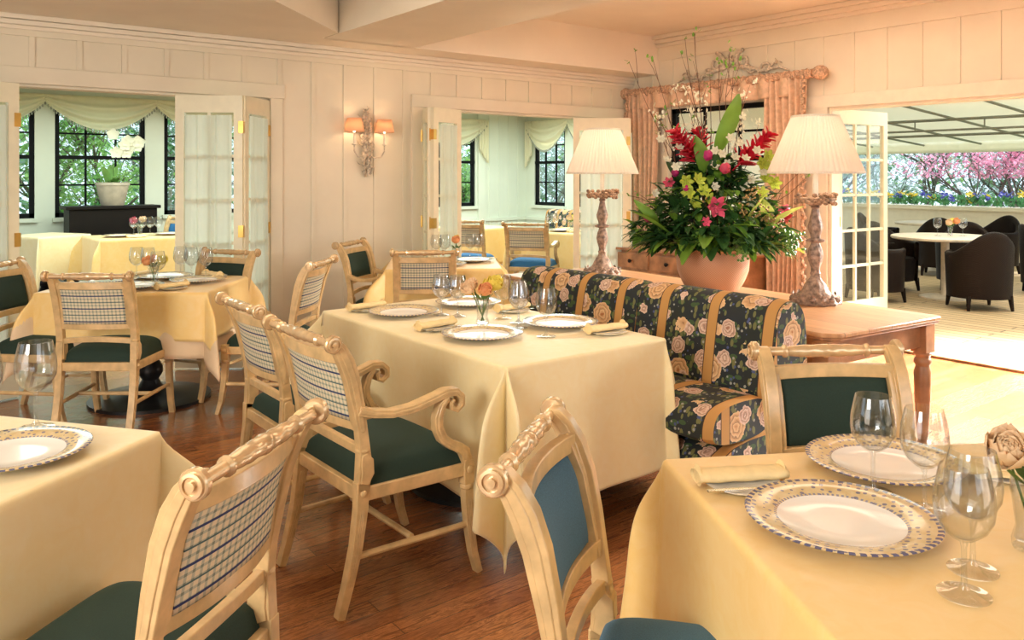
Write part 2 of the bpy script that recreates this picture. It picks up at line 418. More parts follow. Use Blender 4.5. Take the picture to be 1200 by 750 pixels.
CANDLE = plain('ivory_candle_tube', (.9, .84, .70), .4)
BULB = plain('lit_bulb', (1, .9, .7), .4, emit=(1, .72, .40), es=14)
STONE = plain('pale_stone_tabletop', (.72, .62, .48), .4, var=.1)
METALG = plain('grey_awning_metal', (.28, .29, .25), .5, metal=.4)
BARK = plain('grey_bark', (.20, .16, .13), .9, var=.3, scale=20)
PALEB = plain('pale_bark', (.55, .52, .46), .9, var=.3, scale=20)
LAWN = plain('lawn', (.10, .22, .05), .9, var=.3, scale=3)
SOIL = plain('potting_soil', (.03, .02, .015), .9)
def leafm(name, col, rough=.5, var=.35, tr=.3):
    m, nt, bs, out = nodes(name); v = coords(nt); f = ramp_f(nt, noise(nt, v, 6, 3))
    nt.links.new(mix(nt, f, tuple(c*(1-var) for c in col), tuple(min(1, c*(1+var)) for c in col)), bs.inputs['Base Color']); bs.inputs['Roughness'].default_value = rough
    t = nt.nodes.new('ShaderNodeBsdfTranslucent'); t.inputs[0].default_value = (*col, 1)
    mx = nt.nodes.new('ShaderNodeMixShader'); mx.inputs[0].default_value = tr
    nt.links.new(bs.outputs[0], mx.inputs[1]); nt.links.new(t.outputs[0], mx.inputs[2]); nt.links.new(mx.outputs[0], out.inputs[0])
    return m
LEAF = leafm('deep_green_leaf', (.03, .10, .022)); LEAF2 = leafm('fresh_green_leaf', (.17, .34, .04)); LEAF3 = leafm('yellow_edged_leaf', (.48, .55, .10))
LEAFG = leafm('spring_foliage', (.30, .55, .16), tr=.45); LEAFD = leafm('dark_foliage', (.12, .32, .14), tr=.4); LEAFB = leafm('bluish_foliage', (.42, .55, .50), tr=.5)  # leaf tones for the trees: spring green, dark green, bluish
BLOSSOM = leafm('pink_blossom', (.95, .42, .58), tr=.5); RED = leafm('red_ginger_bract', (.70, .02, .05)); MAG = leafm('magenta_petal', (.62, .03, .22))
PINK = leafm('pink_petal', (.85, .10, .20)); LIME = leafm('lime_orchid_petal', (.50, .60, .07)); WHT = leafm('white_petal', (.90, .88, .72), var=.08)
PEACH = leafm('peach_rose', (.95, .66, .40), var=.12, tr=.15); ORANGE = leafm('orange_rose', (.97, .42, .17), var=.12, tr=.15); YELLOW = leafm('yellow_rose', (.97, .76, .12), var=.12, tr=.15)
STEM = plain('flower_stem', (.10, .20, .04), .6); TWIG = plain('brown_twig', (.16, .08, .045), .7); BERRY = plain('hypericum_berry', (.45, .28, .10), .4, var=.3, scale=80)
GBERRY = plain('green_berry', (.14, .30, .05), .4)
BLUEF = leafm('blue_pansy', (.12, .14, .55), var=.2)

# ------------------------------------------------------------------ room shell
XR, YB, YS, XS = 6.646, 6.41, 12.0, 9.59          # right wall, back wall, sunroom window wall, sunroom side wall
struct('floor', MB().box(-4, XR, -3.5, YB+.12, -.06, 0), FLOOR)
struct('floor_sunroom', MB().box(-4, XS+.15, YB+.12, YS+.15, -.06, 0), FLOOR)
def wall_x(mb, y0, y1, x0, x1, z1, holes, z0=0):     # wall running along x with rectangular holes (xa,xb,za,zb)
    xs = sorted({x0, x1, *[h[0] for h in holes], *[h[1] for h in holes]})
    for a, b in zip(xs, xs[1:]):
        hs = sorted([h for h in holes if h[0] < (a+b)/2 < h[1]], key=lambda h: h[2])
        z = z0
        for h in hs:
            if h[2] > z: mb.box(a, b, y0, y1, z, h[2])
            z = h[3]
        if z < z1: mb.box(a, b, y0, y1, z, z1)
    return mb
def swapxy(mb): mb.v = [(p[1], p[0], p[2]) for p in mb.v]; return mb
OPZ = 2.075
OP1 = (-.1, 2.46); OP2 = (3.90, 6.56)
w = wall_x(MB(), YB, YB+.13, -4, XR, 3.0, [(OP1[0], OP1[1], 0, OPZ), (OP2[0], OP2[1], 0, OPZ)])
x = -3.9
def inhole(x, z, hs): return any(a-.02 < x < b+.02 and z < zz for a, b, zz in hs)
while x < 6.6:                                        # battens
    inop = OP1[0]-.13 < x < OP1[1]+.16 or OP2[0]-.16 < x < OP2[1]+.2
    w.box(x, x+.035, YB-.012, YB, 2.18 if inop else .14, 2.40)
    x += .292
w.box(-4, XR, YB-.02, YB, 2.40, 2.62)
struct('wall_back', w, WALL)
struct('wall_left', swapxy(wall_x(MB(), -3.3, -3.17, -3.5, YB, 3.0, [(-.6, 1.6, .8, 2.3), (2.6, 4.6, .8, 2.3)])), WALL)
struct('wall_front', wall_x(MB(), -3.0, -2.87, -3.2, XR, 3.0, [(.2, 2.4, .8, 2.3), (3.6, 5.4, .8, 2.3)]), WALL)
# casings round the two openings
n_tr = [0]
def trim(mb, m=WALL, **k):
    n_tr[0] += 1; return struct('trim_%d' % n_tr[0], mb, m, **k)
for a, b in (OP1, OP2):
    m = MB(); m.box(a-.12, b+.12 if b < 6 else XR, YB-.03, YB-.0, OPZ, OPZ+.115)
    m.box(b, b+.10 if b < 6 else XR, YB-.03, YB, 0, OPZ); m.box(a-.12, a, YB-.03, YB, 0, OPZ)
    m.box(a, b, YB, YB+.13, OPZ-.02, OPZ); m.box(a, a+.02, YB-.0, YB+.13, 0, OPZ); m.box(b-.02, b, YB, YB+.13, 0, OPZ)
    trim(m, WALL, bevel=.004)
# right wall: window and wide french doors onto the deck
DY0, DY1 = .6, 4.0; WY0, WY1 = 4.55, 5.85
w = swapxy(wall_x(MB(), XR, XR+.13, -3.5, YB, 3.0, [(DY0, DY1, 0, 2.055), (WY0, WY1, .95, 2.16)]))
y = YB-.32
while y > -3.4:
    indoor = DY0-.1 < y < DY1+.15; inwin = WY0-.1 < y < WY1+.1
    z0 = 2.17 if indoor else (2.25 if inwin else .14)
    w.box(XR-.012, XR, y, y+.03, z0, 2.69)
    if inwin: w.box(XR-.012, XR, y, y+.03, .14, .86)
    y -= .292
w.box(XR-.022, XR, -3.5, YB, 2.69, 2.86)
struct('wall_right', w, WALL)
m = MB(); m.box(XR-.03, XR, DY0-.12, DY1+.22, 2.055, 2.165); m.box(XR-.03, XR, DY1, DY1+.22, 0, 2.055); m.box(XR-.03, XR, DY0-.12, DY0, 0, 2.055)
m.box(XR, XR+.13, DY1-.03, DY1, 0, 2.055); m.box(XR, XR+.13, DY0, DY1, 2.03, 2.055); trim(m, WHITE, bevel=.004)
m = MB(); m.box(XR-.03, XR, WY0-.09, WY1+.09, 2.16, 2.25); m.box(XR-.03, XR, WY0-.09, WY0, .95, 2.16); m.box(XR-.03, XR, WY1, WY1+.09, .95, 2.16); m.box(XR-.06, XR, WY0-.11, WY1+.11, .87, .95); trim(m, WALL, bevel=.004)
trim(MB().box(XR-.05, XR+.13, DY0, DY1, 0.001, .018), PINEL)
# jamb of the right door where the frame of the picture ends
struct('baseboard_back', MB().box(OP1[1]+.12, OP2[0]-.14, YB-.025, YB, 0, .14), WALL, bevel=.004)
struct('baseboard_right', MB().box(XR-.025, XR, DY1+.24, YB, 0, .14), WALL, bevel=.004)
# ceiling with its soffit, beam and high coffers
zS, zC = 2.54, 2.95
struct('ceiling', MB().box(-4, XR, -3.5, YB, zC, zC+.06), CEIL)
def prism(poly, z0, z1):
    mb = MB(); n = len(poly); V = [(p[0], p[1], z0) for p in poly]+[(p[0], p[1], z1) for p in poly]
    F = [tuple(range(n))[::-1], tuple(range(n, 2*n))]+[(i, (i+1) % n, n+(i+1) % n, n+i) for i in range(n)]
    return mb.add(V, F)
trim(prism([(-4, YB), (-4, -1.0), (1.84-3.03, 4.83-3.03), (1.84, 4.83), (2.74, 5.73), (2.74, 6.0), (XR, 6.0), (XR, YB)], zS, zC), CEIL, flat=True)
trim(MB().box(2.75, 3.57, -3.5, 6.02, zS, zC), CEIL, flat=True)
def crown(path, z, depth=.06, h=.08, m=CEIL):        # little stepped crown moulding along straight pieces
    mb = MB()
    for (xa, ya, xb, yb, nx, ny) in path:
        for d, zz in ((depth, (z-h*.35, z)), (depth*.6, (z-h*.7, z-h*.35)), (depth*.3, (z-h, z-h*.7))):
            x0, x1 = sorted((xa, xb)); y0, y1 = sorted((ya, yb))
            if nx: x0, x1 = sorted((xa, xa+nx*d))
            if ny: y0, y1 = sorted((ya, ya+ny*d))
            mb.box(x0, x1, y0, y1, *zz)
    return trim(mb, m, bevel=.006)
crown([(-4, YB-.02, XR, YB-.02, 0, -1)], zS, .05, .10)
crown([(XR-.02, -3.5, XR-.02, YB, -1, 0)], zC, .10, .12)
# sunroom shell
WZ0, WZ1 = .90, 2.32
win_back = [(.41, 1.51), (1.74, 2.84), (3.09, 4.19), (4.45, 5.55), (5.85, 6.95), (7.30, 8.42)]
win_side = [(10.89, 11.76), (9.72, 10.59), (8.4, 9.3)]
struct('wall_sunroom_back', wall_x(MB(), YS, YS+.15, -4, XS+.15, 2.56, [(a, b, WZ0, WZ1) for a, b in win_back]), SUNW)
w = swapxy(wall_x(MB(), XS, XS+.15, YB+.0, YS, 2.56, [(a, b, WZ0, WZ1) for a, b in win_side]))
struct('wall_sunroom_side', w, SUNW)
struct('wall_sunroom_front', MB().box(XR, XS+.15, YB, YB+.13, 0, 2.95), WHITE)
struct('ceiling_sunroom', MB().box(-4, XS+.15, YB+.12, YS+.15, 2.56, 2.62), plain('white_ceiling', (.85, .88, .8), .6))
m = MB()
for a, b in win_back: m.box(a-.03, b+.03, YS-.05, YS, WZ0-.05, WZ0)
for k in range(26): 
    xx = 8.5+k*.22
    if xx < XS: m.box(xx, xx+.03, YS-.012, YS, 0, 2.56)
m.box(-4, XS, YS-.03, YS, .62, .68)
m.box(8.46, 8.62, YS-.04, YS, 0, 2.56)
trim(m, SUNW)
m = MB()
for a, b in win_side: m.box(XS-.05, XS, a-.03, b+.03, WZ0-.05, WZ0)
m.box(XS-.03, XS, YB+.13, YS, .62, .68); trim(m, SUNW)
def sash(idx, p0, p1, z0, z1, cols=3, rows=4, mid=1.69, matf=BLACKP):
    """double hung window: frame, meeting rail and glazing bars; p0,p1 xy ends"""
    p0, p1 = Vector(p0), Vector(p1); L = (p1-p0).length; root = empty('window_%d' % idx, (p0.x, p0.y, 0), atan2(p1.y-p0.y, p1.x-p0.x)); root['kind'] = 'structure'
    f = MB(); t = .055
    for a, b, c, d in ((0, t, z0, z1), (L-t, L, z0, z1), (0, L, z0, z0+.06), (0, L, z1-.05, z1)): f.box(a, b, .03, .09, c, d)
    f.box(0, L, .02, .07, mid-.025, mid+.025)
    for k in range(1, cols):
        x = L*k/cols; f.box(x-.012, x+.012, .035, .065, z0, z1)
    for zz in ((z0+.06+mid)/2, (mid+z1)/2): f.box(0, L, .035, .065, zz-.011, zz+.011)
    f.build('window_frame', matf, root); MB().box(.02, L-.02, .05, .054, z0+.02, z1-.02).build('pane', PANE, root)
    return root
k = 0
for a, b in win_back: k += 1; sash(k, (a, YS), (b, YS), WZ0, WZ1)
for a, b in win_side: k += 1; sash(k, (XS, b), (XS, a), WZ0, WZ1).rotation_euler.z
k += 1; sash(k, (XR+.0, WY1), (XR+.0, WY0), .95, 2.16, mid=1.62)

# ------------------------------------------------------------------ french door leaves
def leaf(idx, p0, p1, cols=2, rows=5, z1=2.05, curtain=True, hinge=0, mat=DOORP, knob=False):
    p0, p1 = Vector(p0), Vector(p1); L = (p1-p0).length
    root = empty('door_%d' % idx, (p0.x, p0.y, .012), atan2(p1.y-p0.y, p1.x-p0.x)); root['kind'] = 'structure'
    f = MB(); s = .065 if L > .3 else .05; T = .02
    f.box(0, s, -T, T, 0, z1-.012); f.box(L-s, L, -T, T, 0, z1-.012); f.box(s, L-s, -T, T, z1-.14, z1-.012); f.box(s, L-s, -T, T, 0, .28)
    for k in range(1, cols): x = s+(L-2*s)*k/cols; f.box(x-.011, x+.011, -T*.7, T*.7, .28, z1-.14)
    for k in range(1, rows): z = .28+(z1-.42)*k/rows; f.box(s, L-s, -T*.7, T*.7, z-.012, z+.012)
    f.build('door_frame', mat, root, flat=True)
    MB().box(s, L-s, -.003, .003, .28, z1-.14).build('pane', PANE, root)
    if curtain:
        n = 30
        MB().grid(90, 6, lambda u, v: (s+.01+(L-2*s-.02)*u, .030+.010*sin(u*n+sin(u*17))+.004*sin(v*5+u*30), .30+(z1-.46)*v)).build('sheer_curtain', SHEER, root)
    hb = MB()
    for z in (.30, 1.02, 1.80):
        for dz in (0,): hb.box((-.008 if hinge == 0 else L-.03), (.03 if hinge == 0 else L+.008), -T-.006, T+.006, z-.045, z+.045); hb.lathe([(.008, z-.055), (.008, z+.055)], 8, (0 if hinge == 0 else L, -T-.006, 0))
    hb.build('hinge', BRASS, root)
    if knob: MB().lathe([(.008, 0), (.008, .03), (.024, .04), (.024, .055), (.010, .065)], 12, (L-.035, -T-.065, 1.0), axis='y').build('knob', BRASS, root)
    return root
leaf(1, (2.44, 6.40), (2.12, 6.06), cols=1)
leaf(2, (2.12, 6.05), (1.72, 6.35), cols=2)
leaf(3, (.68, 6.16), (.24, 6.02), cols=2)
leaf(4, (3.90, 6.37), (3.78, 6.08), cols=1)
leaf(5, (4.16, 6.18), (3.79, 6.06), cols=1, hinge=1)
leaf(6, (6.52, 6.40), (6.16, 5.98), cols=2)
leaf(7, (6.15, 5.97), (5.70, 6.34), cols=2, knob=True)
leaf(8, (6.80, 4.02), (7.60, 3.98), cols=3, curtain=False, knob=False)

# ------------------------------------------------------------------ chairs
def crest(mb, hw, y, z, mi=0):
    prof = []; n = 64
    for k in range(n+1):
        x = -hw+2*hw*k/n; a = abs(x)/hw
        r = .0135+.006*max(0, 1-(a/.62)**4)
        if .60 < a < .66: r = .0205
        if a < .05: r = .0215
        prof.append((r, x))
    mb.lathe(prof, 16, (0, y, z), axis='x', mod=lambda a, k, zz: 1+(.05*sin(3*a+zz*130*(1 if zz > 0 else -1)) if abs(zz) < hw*.42 else 0), mi=mi)
def knob_end(mb, sx, x, y, z):
    p = [(0, 0), (.026, 0), (.030, .005), (.030, .017), (.027, .020), (.023, .020), (.023, .025), (.017, .026), (.017, .022), (.009, .022), (.009, .029), (0, .030)]
    mb.lathe([(r, sx*h) for r, h in p], 20, (x, y, z), axis='x')
def make_chair(kind, arm=False, seat=GREEN, inner=GREEN):
    root = empty(kind)
    hw = .235 if arm else .205; fw = .255 if arm else .225; W = .037
    ys = [(-.205, .40), (-.195, .47), (-.198, .53), (-.206, .60), (-.222, .69), (-.242, .78), (-.264, .84), (-.286, .88), (-.306, .903), (-.322, .908)]
    th = [.040, .052, .040, .036, .044, .050, .052, .046, .038, .026]
    lo = [(-.285, .0), (-.255, .10), (-.225, .22), (-.208, .34), (-.204, .43)]; lt = [.026, .030, .036, .042, .046]
    fl = [(.262, .0), (.238, .08), (.222, .18), (.214, .28), (.212, .345)]; ft = [.024, .027, .032, .036, .036]
    for s in (-1, 1):
        mb = MB().ribbon(lo, lt, s*hw-W/2, s*hw+W/2)
        for q in (-.008, 0, .008): mb.ribbon([(p[0]+q*.8, p[1]) for p in lo[1:4]], .004, s*hw-W/2-.0022, s*hw+W/2+.0022)
        mb.build('leg', CREAM, root, bevel=.003)
        mb = MB().ribbon(fl, ft, s*fw-.017, s*fw+.017)
        mb.box(s*fw-.021, s*fw+.021, .190, .232, .335, .425)
        mb.lathe([(.020, .315), (.026, .322), (.026, .332), (.020, .338)], 14, (s*fw, .211, 0))
        mb.lathe([(.014, s*0), (.014, s*.006), (.007, s*.010), (0, s*.011)], 12, (s*(fw+.021), .211, .39), axis='x')
        for q in (-.008, 0, .008): mb.ribbon([(p[0]+q*.8, p[1]) for p in fl[1:4]], .004, s*fw-.019, s*fw+.019)
        mb.build('leg', CREAM, root, bevel=.003)
    # seat rails
    mb = MB()
    mb.box(-fw, fw, .195, .225, .365, .412); mb.box(-hw, hw, -.22, -.19, .365, .412)
    for s in (-1, 1):
        V = []; 
        for (y, x) in ((-.20, s*hw), (.21, s*fw)):
            for dx in (-.014, .014):
                for z in (.365, .412): V.append((x+dx, y, z))
        mb.add(V, [(0,1,3,2),(4,6,7,5),(0,4,5,1),(2,3,7,6),(0,2,6,4),(1,5,7,3)])
    mb.build('seat_frame', CREAM, root, bevel=.004)
    for s in (-1, 1): MB().tube([(s*(hw), -.225, .185), (s*fw, .218, .185)], .0115, 8).build('stretcher', CREAM, root)
    MB().tube([(-.22, 0, .185), (.22, 0, .185)], .0115, 8).build('stretcher', CREAM, root)
    # cushion
    def cu(u, v):
        a, b = 2*u-1, 2*v-1
        k = (1-abs(a)**5)*(1-abs(b)**5); k = max(0, k)**.35
        w = hw+(fw-hw)*v; inset = .006+.012*(1-k)
        return (a*(w+.004), -.20+.418*v, .408+.085*k+.012*(1-a*a)*(1-b*b))
    mb = MB().grid(28, 28, cu)
    mb.grid(1, 1, lambda u, v: ((2*u-1)*(hw+(fw-hw)*v+.004), -.20+.418*v, .405))
    for z0 in (.405,):
        mb.grid(28, 1, lambda u, v: (*cu(u, 1)[:2], .405+(cu(u, 1)[2]-.405)*v)); mb.grid(28, 1, lambda u, v: (*cu(u, 0)[:2], .405+(cu(u, 0)[2]-.405)*v))
        mb.grid(28, 1, lambda u, v: (*cu(1, u)[:2], .405+(cu(1, u)[2]-.405)*v)); mb.grid(28, 1, lambda u, v: (*cu(0, u)[:2], .405+(cu(0, u)[2]-.405)*v))
    mb.build('seat', seat, root, sharp=70)
    # back
    def yat(z):
        for (a, b), (c, d) in zip(ys, ys[1:]):
            if z <= d: return a+(c-a)*(z-b)/(d-b)
        return ys[-1][0]
    mb = MB()
    for s in (-1, 1):
        mb.ribbon(ys, th, s*hw-W/2, s*hw+W/2)
        mb.ribbon(ys[3:], [t*.45 for t in th[3:]], s*hw-W/2-.003, s*hw+W/2+.003)
        mb.ribbon([(-.203, .425), (-.190, .46), (-.192, .50), (-.202, .525)], [.030, .046, .046, .020], s*hw-W/2-.005, s*hw+W/2+.005)
        mb.lathe([(.022, .528), (.026, .535), (.022, .542)], 12, (s*hw, -.199, 0))
        mb.lathe([(.012, 0), (.012, s*.005), (.005, s*.009), (0, s*.010)], 12, (s*(hw+W/2), -.206, .395), axis='x')
    def rail(z0, z1, sag, t=.026, hwm=hw-.014, arch=0):
        n = 16
        for (a, b) in ((z0, z1),):
            V = []
            for k in range(n+1):
                x = -hwm+2*hwm*k/n; c = (1-(x/hwm)**2); y0 = yat((a+b)/2)-sag*c; zz = arch*c
                V += [(x, y0-t/2, a+zz), (x, y0+t/2, a+zz), (x, y0+t/2, b+zz), (x, y0-t/2, b+zz)]
            F = [(k*4+i, k*4+(i+1) % 4, k*4+4+(i+1) % 4, k*4+4+i) for k in range(n) for i in range(4)]
            mb.add(V, F)
    rail(.828, .868, .030); rail(.600, .638, .030); rail(.515, .545, .018, .022, arch=.012)
    for s in (-1, 1):
        mb.ribbon([(yat(z)-.004, z) for z in (.60, .70, .78, .868)], .026, s*(hw-.026)-.010, s*(hw-.026)+.010)
    mb.build('back_frame', CREAM, root, bevel=.003)
    mb = MB(); crest(mb, hw, -.318, .903)
    for s in (-1, 1): knob_end(mb, s, s*(hw+.012), -.318, .905)
    mb.build('crest_rail', PEARL, root)
    pw = hw-.034
    MB().grid(20, 10, lambda u, v: ((2*u-1)*pw, yat(.63+.205*v)-.030*(1-((2*u-1)*pw/hw)**2)-.009, .63+.205*v)).build('back_panel', PLAID, root, solid=.003)
    def fr(u, v):
        a, b = 2*u-1, 2*v-1; k = max(0, (1-a**6)*(1-b**6))**.5
        return (a*pw, yat(.63+.205*v)-.030*(1-(a*pw/hw)**2)-.004+.020*k, .63+.205*v)
    MB().grid(20, 14, fr).build('back_pad', inner, root, sharp=80)
    if arm:
        for s in (-1, 1):
            A = [(-.222, .672), (-.17, .655), (-.10, .643), (-.02, .648), (.05, .665), (.11, .683), (.15, .680), (.172, .660), (.172, .632), (.152, .617), (.132, .625), (.128, .645), (.140, .655)]
            T = [.034, .028, .026, .027, .028, .028, .028, .026, .024, .021, .018, .014, .010]
            xs = [s*(hw+.002+.028*min(1, k/5)) for k in range(len(A))]
            mb = MB().ribbon(A, T, [x-.022 for x in xs], [x+.022 for x in xs])
            mb.ribbon(A, [t*.4 for t in T], [x-.025 for x in xs], [x+.025 for x in xs])
            mb.build('armrest', CREAM, root, bevel=.003)
            Bp = [(.118, .668), (.092, .640), (.078, .60), (.080, .56), (.100, .520), (.135, .492), (.170, .475), (.196, .455), (.208, .415)]
            BT = [.022, .028, .032, .033, .034, .034, .036, .040, .040]
            xb = [s*(hw+.030-.010*k/8) for k in range(9)]
            mb = MB().ribbon(Bp, BT, [x-.018 for x in xb], [x+.018 for x in xb]); mb.ribbon(Bp, [t*.4 for t in BT], [x-.021 for x in xb], [x+.021 for x in xb])
            mb.build('arm_support', CREAM, root, bevel=.003)
    return root
side = make_chair('side_chair'); armc = make_chair('armchair', True)
side_b = make_chair('side_chair', False, TEAL, TEAL); arm_b = make_chair('armchair', True, BLUE, BLUE); side_c = make_chair('side_chair', False, BLUE, BLUE)
KB = .318
def chair(proto, kx, ky, fx, fy, label, group=None):      # kx,ky: middle of the crest rail; fx,fy: facing
    l = sqrt(fx*fx+fy*fy); fx /= l; fy /= l
    return inst(proto, (kx+KB*fx, ky+KB*fy, 0), facing(fx, fy), label, 'chair', group)
chair(armc, 1.135, 2.68, 1, .02, 'cream plaid backed armchair with scrolled arms, left side of the central table')
chair(side, 1.18, 3.41, 1, 0, 'cream side chair with plaid back directly behind the big armchair at the central table')
chair(side, .61, 1.62, -.63, .78, 'cream side chair seen from behind in the left foreground, blue striped plaid back')
chair(side_b, 1.044, 1.303, .586, -.81, 'cream chair with blue padded back in the centre foreground, facing right')
chair(side, 2.325, 1.41, -.56, -.83, 'cream chair with dark green back panel behind the front right table')
chair(side, .863, 4.888, .60, .80, 'cream chair seen square from behind at the left middle table, small plaid panel')
chair(side, .53, 5.84, .75, -.66, 'cream chair with dark green back cut off by the left edge of the photo')
chair(side, 1.95, 5.82, -.80, -.52, 'cream chair with dark green back standing before the folded door at the left')
chair(side, 2.17, 4.76, -.72, .69, 'small cream plaid back chair standing alone below the wall sconce')
chair(armc, 2.96, 5.98, .62, -.78, 'cream armchair with green back against the wall under the sconce')
chair(side, 3.02, 4.93, .54, .84, 'cream chair with brown plaid back behind the central table, at the small table')
chair(arm_b, 5.66, 7.10, .80, .60, 'cream armchair with blue seat inside the far right room')
chair(side_c, 5.42, 7.95, .80, .60, 'cream plaid back chair behind the blue armchair in the far right room')
chair(side_c, 3.04, 10.90, -.85, -.5, 'blue backed chair at the right of the far table by the windows')

# ------------------------------------------------------------------ tables and cloths
def table(cx, cy, rot, hw, hl, label, base=.33, h=.742):
    r = empty('dining_table', (cx, cy, 0), rot); tag(r, label, 'table')
    MB().box(-hw+.01, hw-.01, -hl+.01, hl-.01, h-.03, h-.004).build('tabletop', WOODT, r, bevel=.004)
    MB().lathe([(.0, .0), (base, .0), (base, .02), (base*.75, .035), (base*.3, .055), (.07, .09), (.05, .13), (.075, .17), (.075, .21), (.045, .26), (.04, h-.05), (.12, h-.03)], 32).build('pedestal', IRON, r)
    return r
def cloth(name, cx, cy, rot, hw, hl, z, over, m, label, group=None, lift=0, peak=.34, seed=0, n=64, minz=.012, push=.012, cat='tablecloth', amp=.010, box=False):
    ox0, ox1, oy0, oy1 = over if hasattr(over, '__len__') else (over,)*4
    rg = random.Random(seed); ph = [rg.uniform(0, 6) for _ in range(6)]
    def fn(s, t):
        dx = max(0, abs(s)-hw-1e-7); dy = max(0, abs(t)-hl-1e-7); sx = 1 if s > 0 else -1; sy = 1 if t > 0 else -1
        q = sqrt(dx*dx+dy*dy)
        if q < 1e-6: return (s, t, z+lift)
        th = atan2(dy, dx); pk = exp(-((th-pi/4)/.27)**2)*min(1, min(ox1 if s > 0 else ox0, oy1 if t > 0 else oy0)/.4)**2
        if box:
            tt = degrees(th); pk = max(0, 1-abs(tt-19)/17)+max(0, 1-abs(tt-71)/17); pk *= min(1, min(ox1 if s > 0 else ox0, oy1 if t > 0 else oy0)/.4)**2
        wv = amp*(sin(t*7+ph[0])+.6*sin(t*15+ph[1]))*(1-min(1, dy*4)) if dx > 0 else 0
        wv += amp*(sin(s*7+ph[2])+.6*sin(s*15+ph[3]))*(1-min(1, dx*4)) if dy > 0 else 0
        k = .045+.10*pk
        o = push*min(1, q/.02)+max(0, q-.02)*k+peak*.34*pk*(1-exp(-(max(0, q-.01)/.12)**2))+wv*min(1, q/.35)
        o = max(o, push*min(1, q/.02))
        drop = max(0, q-.012)*(1-.25*peak*pk)
        zz = z+lift-drop
        if zz < minz: o += (minz-zz)*.35; zz = minz+.004*sin(q*30)+.004
        return (sx*(min(abs(s), hw)+o*cos(th)), sy*(min(abs(t), hl)+o*sin(th)), zz)
    mb = MB(); na = max(10, n//3); nq = max(16, n//3); qq = [(k/nq)**1.3 for k in range(nq+1)]
    mb.grid(na, na, lambda u, v: fn(-hw+2*hw*u, -hl+2*hl*v))
    for sg, o_ in ((-1, ox0), (1, ox1)): mb.grid(na, nq, lambda u, v: fn(sg*(hw+o_*qq[int(round(v*nq))]), -hl+2*hl*u))
    for sg, o_ in ((-1, oy0), (1, oy1)): mb.grid(na, nq, lambda u, v: fn(-hw+2*hw*u, sg*(hl+o_*qq[int(round(v*nq))])))
    for sx_, oa in ((-1, ox0), (1, ox1)):
        for sy_, ob in ((-1, oy0), (1, oy1)):
            nt_ = 36
            def cf(u, v):
                a = u*pi/2; L = min(oa/max(1e-6, cos(a)), ob/max(1e-6, sin(a))); q = L*qq[int(round(v*nq))]
                return fn(sx_*(hw+q*cos(a)), sy_*(hl+q*sin(a)))
            mb.grid(nt_, nq, cf)
    o = mb.build(name, m, None, sharp=180, solid=.003)
    o.location = (cx, cy, 0); o.rotation_euler = (0, 0, rot)
    return tag(o, label, cat, group)
# central table
table(2.235, 3.16, 0, .42, .77, 'central dining table under the long yellow tablecloth')
cloth('tablecloth', 2.235, 3.16, 0, .425, .78, .745, (.56, .20, .56, .56), CLOTH2, 'long pale yellow tablecloth on the central table beside the floral sofa', seed=3, n=170, peak=.36, box=True)
# front right table
RR = facing(-.5, -.87)
def loc2(cx, cy, rot, x, y): return (cx+x*cos(rot)-y*sin(rot), cy+x*sin(rot)+y*cos(rot))
U = Vector((.87, -.493)); V_ = Vector((-.493, -.87)); c0 = Vector((1.533, 1.355)); S = 1.0
ctr = c0+U*S/2+V_*S/2; rFR = atan2(U.y, U.x)
table(ctr.x, ctr.y, rFR, .49, .49, 'front right dining table under the yellow cloth')
cloth('tablecloth', ctr.x, ctr.y, rFR, .5, .5, .745, .55, CLOTH, 'yellow tablecloth on the front right table with two patterned plates', seed=5, n=100, peak=.17)
# front left table
cFL = Vector((.60, 2.37)); A = Vector((-.63, .777)); B = Vector((-.80, -.60)); cf = cFL+(A.normalized()+B.normalized())*.45; rFL = atan2(-B.y, -B.x)
table(cf.x, cf.y, rFL, .44, .44, 'front left dining table cut off by the photo edge')
cloth('tablecloth', cf.x, cf.y, rFL, .45, .45, .745, .58, CLOTH2, 'pale yellow tablecloth on the front left table with a single plate', seed=8, n=80, peak=.35)
# left middle table: peach undercloth and yellow overcloth
rML = facing(.60, .80)
mlc = (1.36, 5.61)
table(*mlc, rML, .49, .39, 'left middle dining table with black pedestal base showing', base=.37)
cloth('tablecloth', *mlc, rML, .495, .395, .743, .40, UNDER, 'peach undercloth showing beneath the yellow cloth on the left middle table', seed=11, n=56, peak=.3, cat='tablecloth')
cloth('tablecloth', *mlc, rML, .50, .40, .748, .30, CLOTH, 'short yellow overcloth with hanging corners on the left middle table', seed=12, n=64, peak=.5, push=.022)
# small table behind the central one
r2 = facing(.54, .84); t2 = (3.56, 5.52)
table(*t2, r2, .42, .42, 'small dining table behind the central one')
cloth('tablecloth', *t2, r2, .43, .43, .745, .52, CLOTH, 'yellow tablecloth on the small table between the sconce and the lamp', seed=15, n=56, peak=.5)
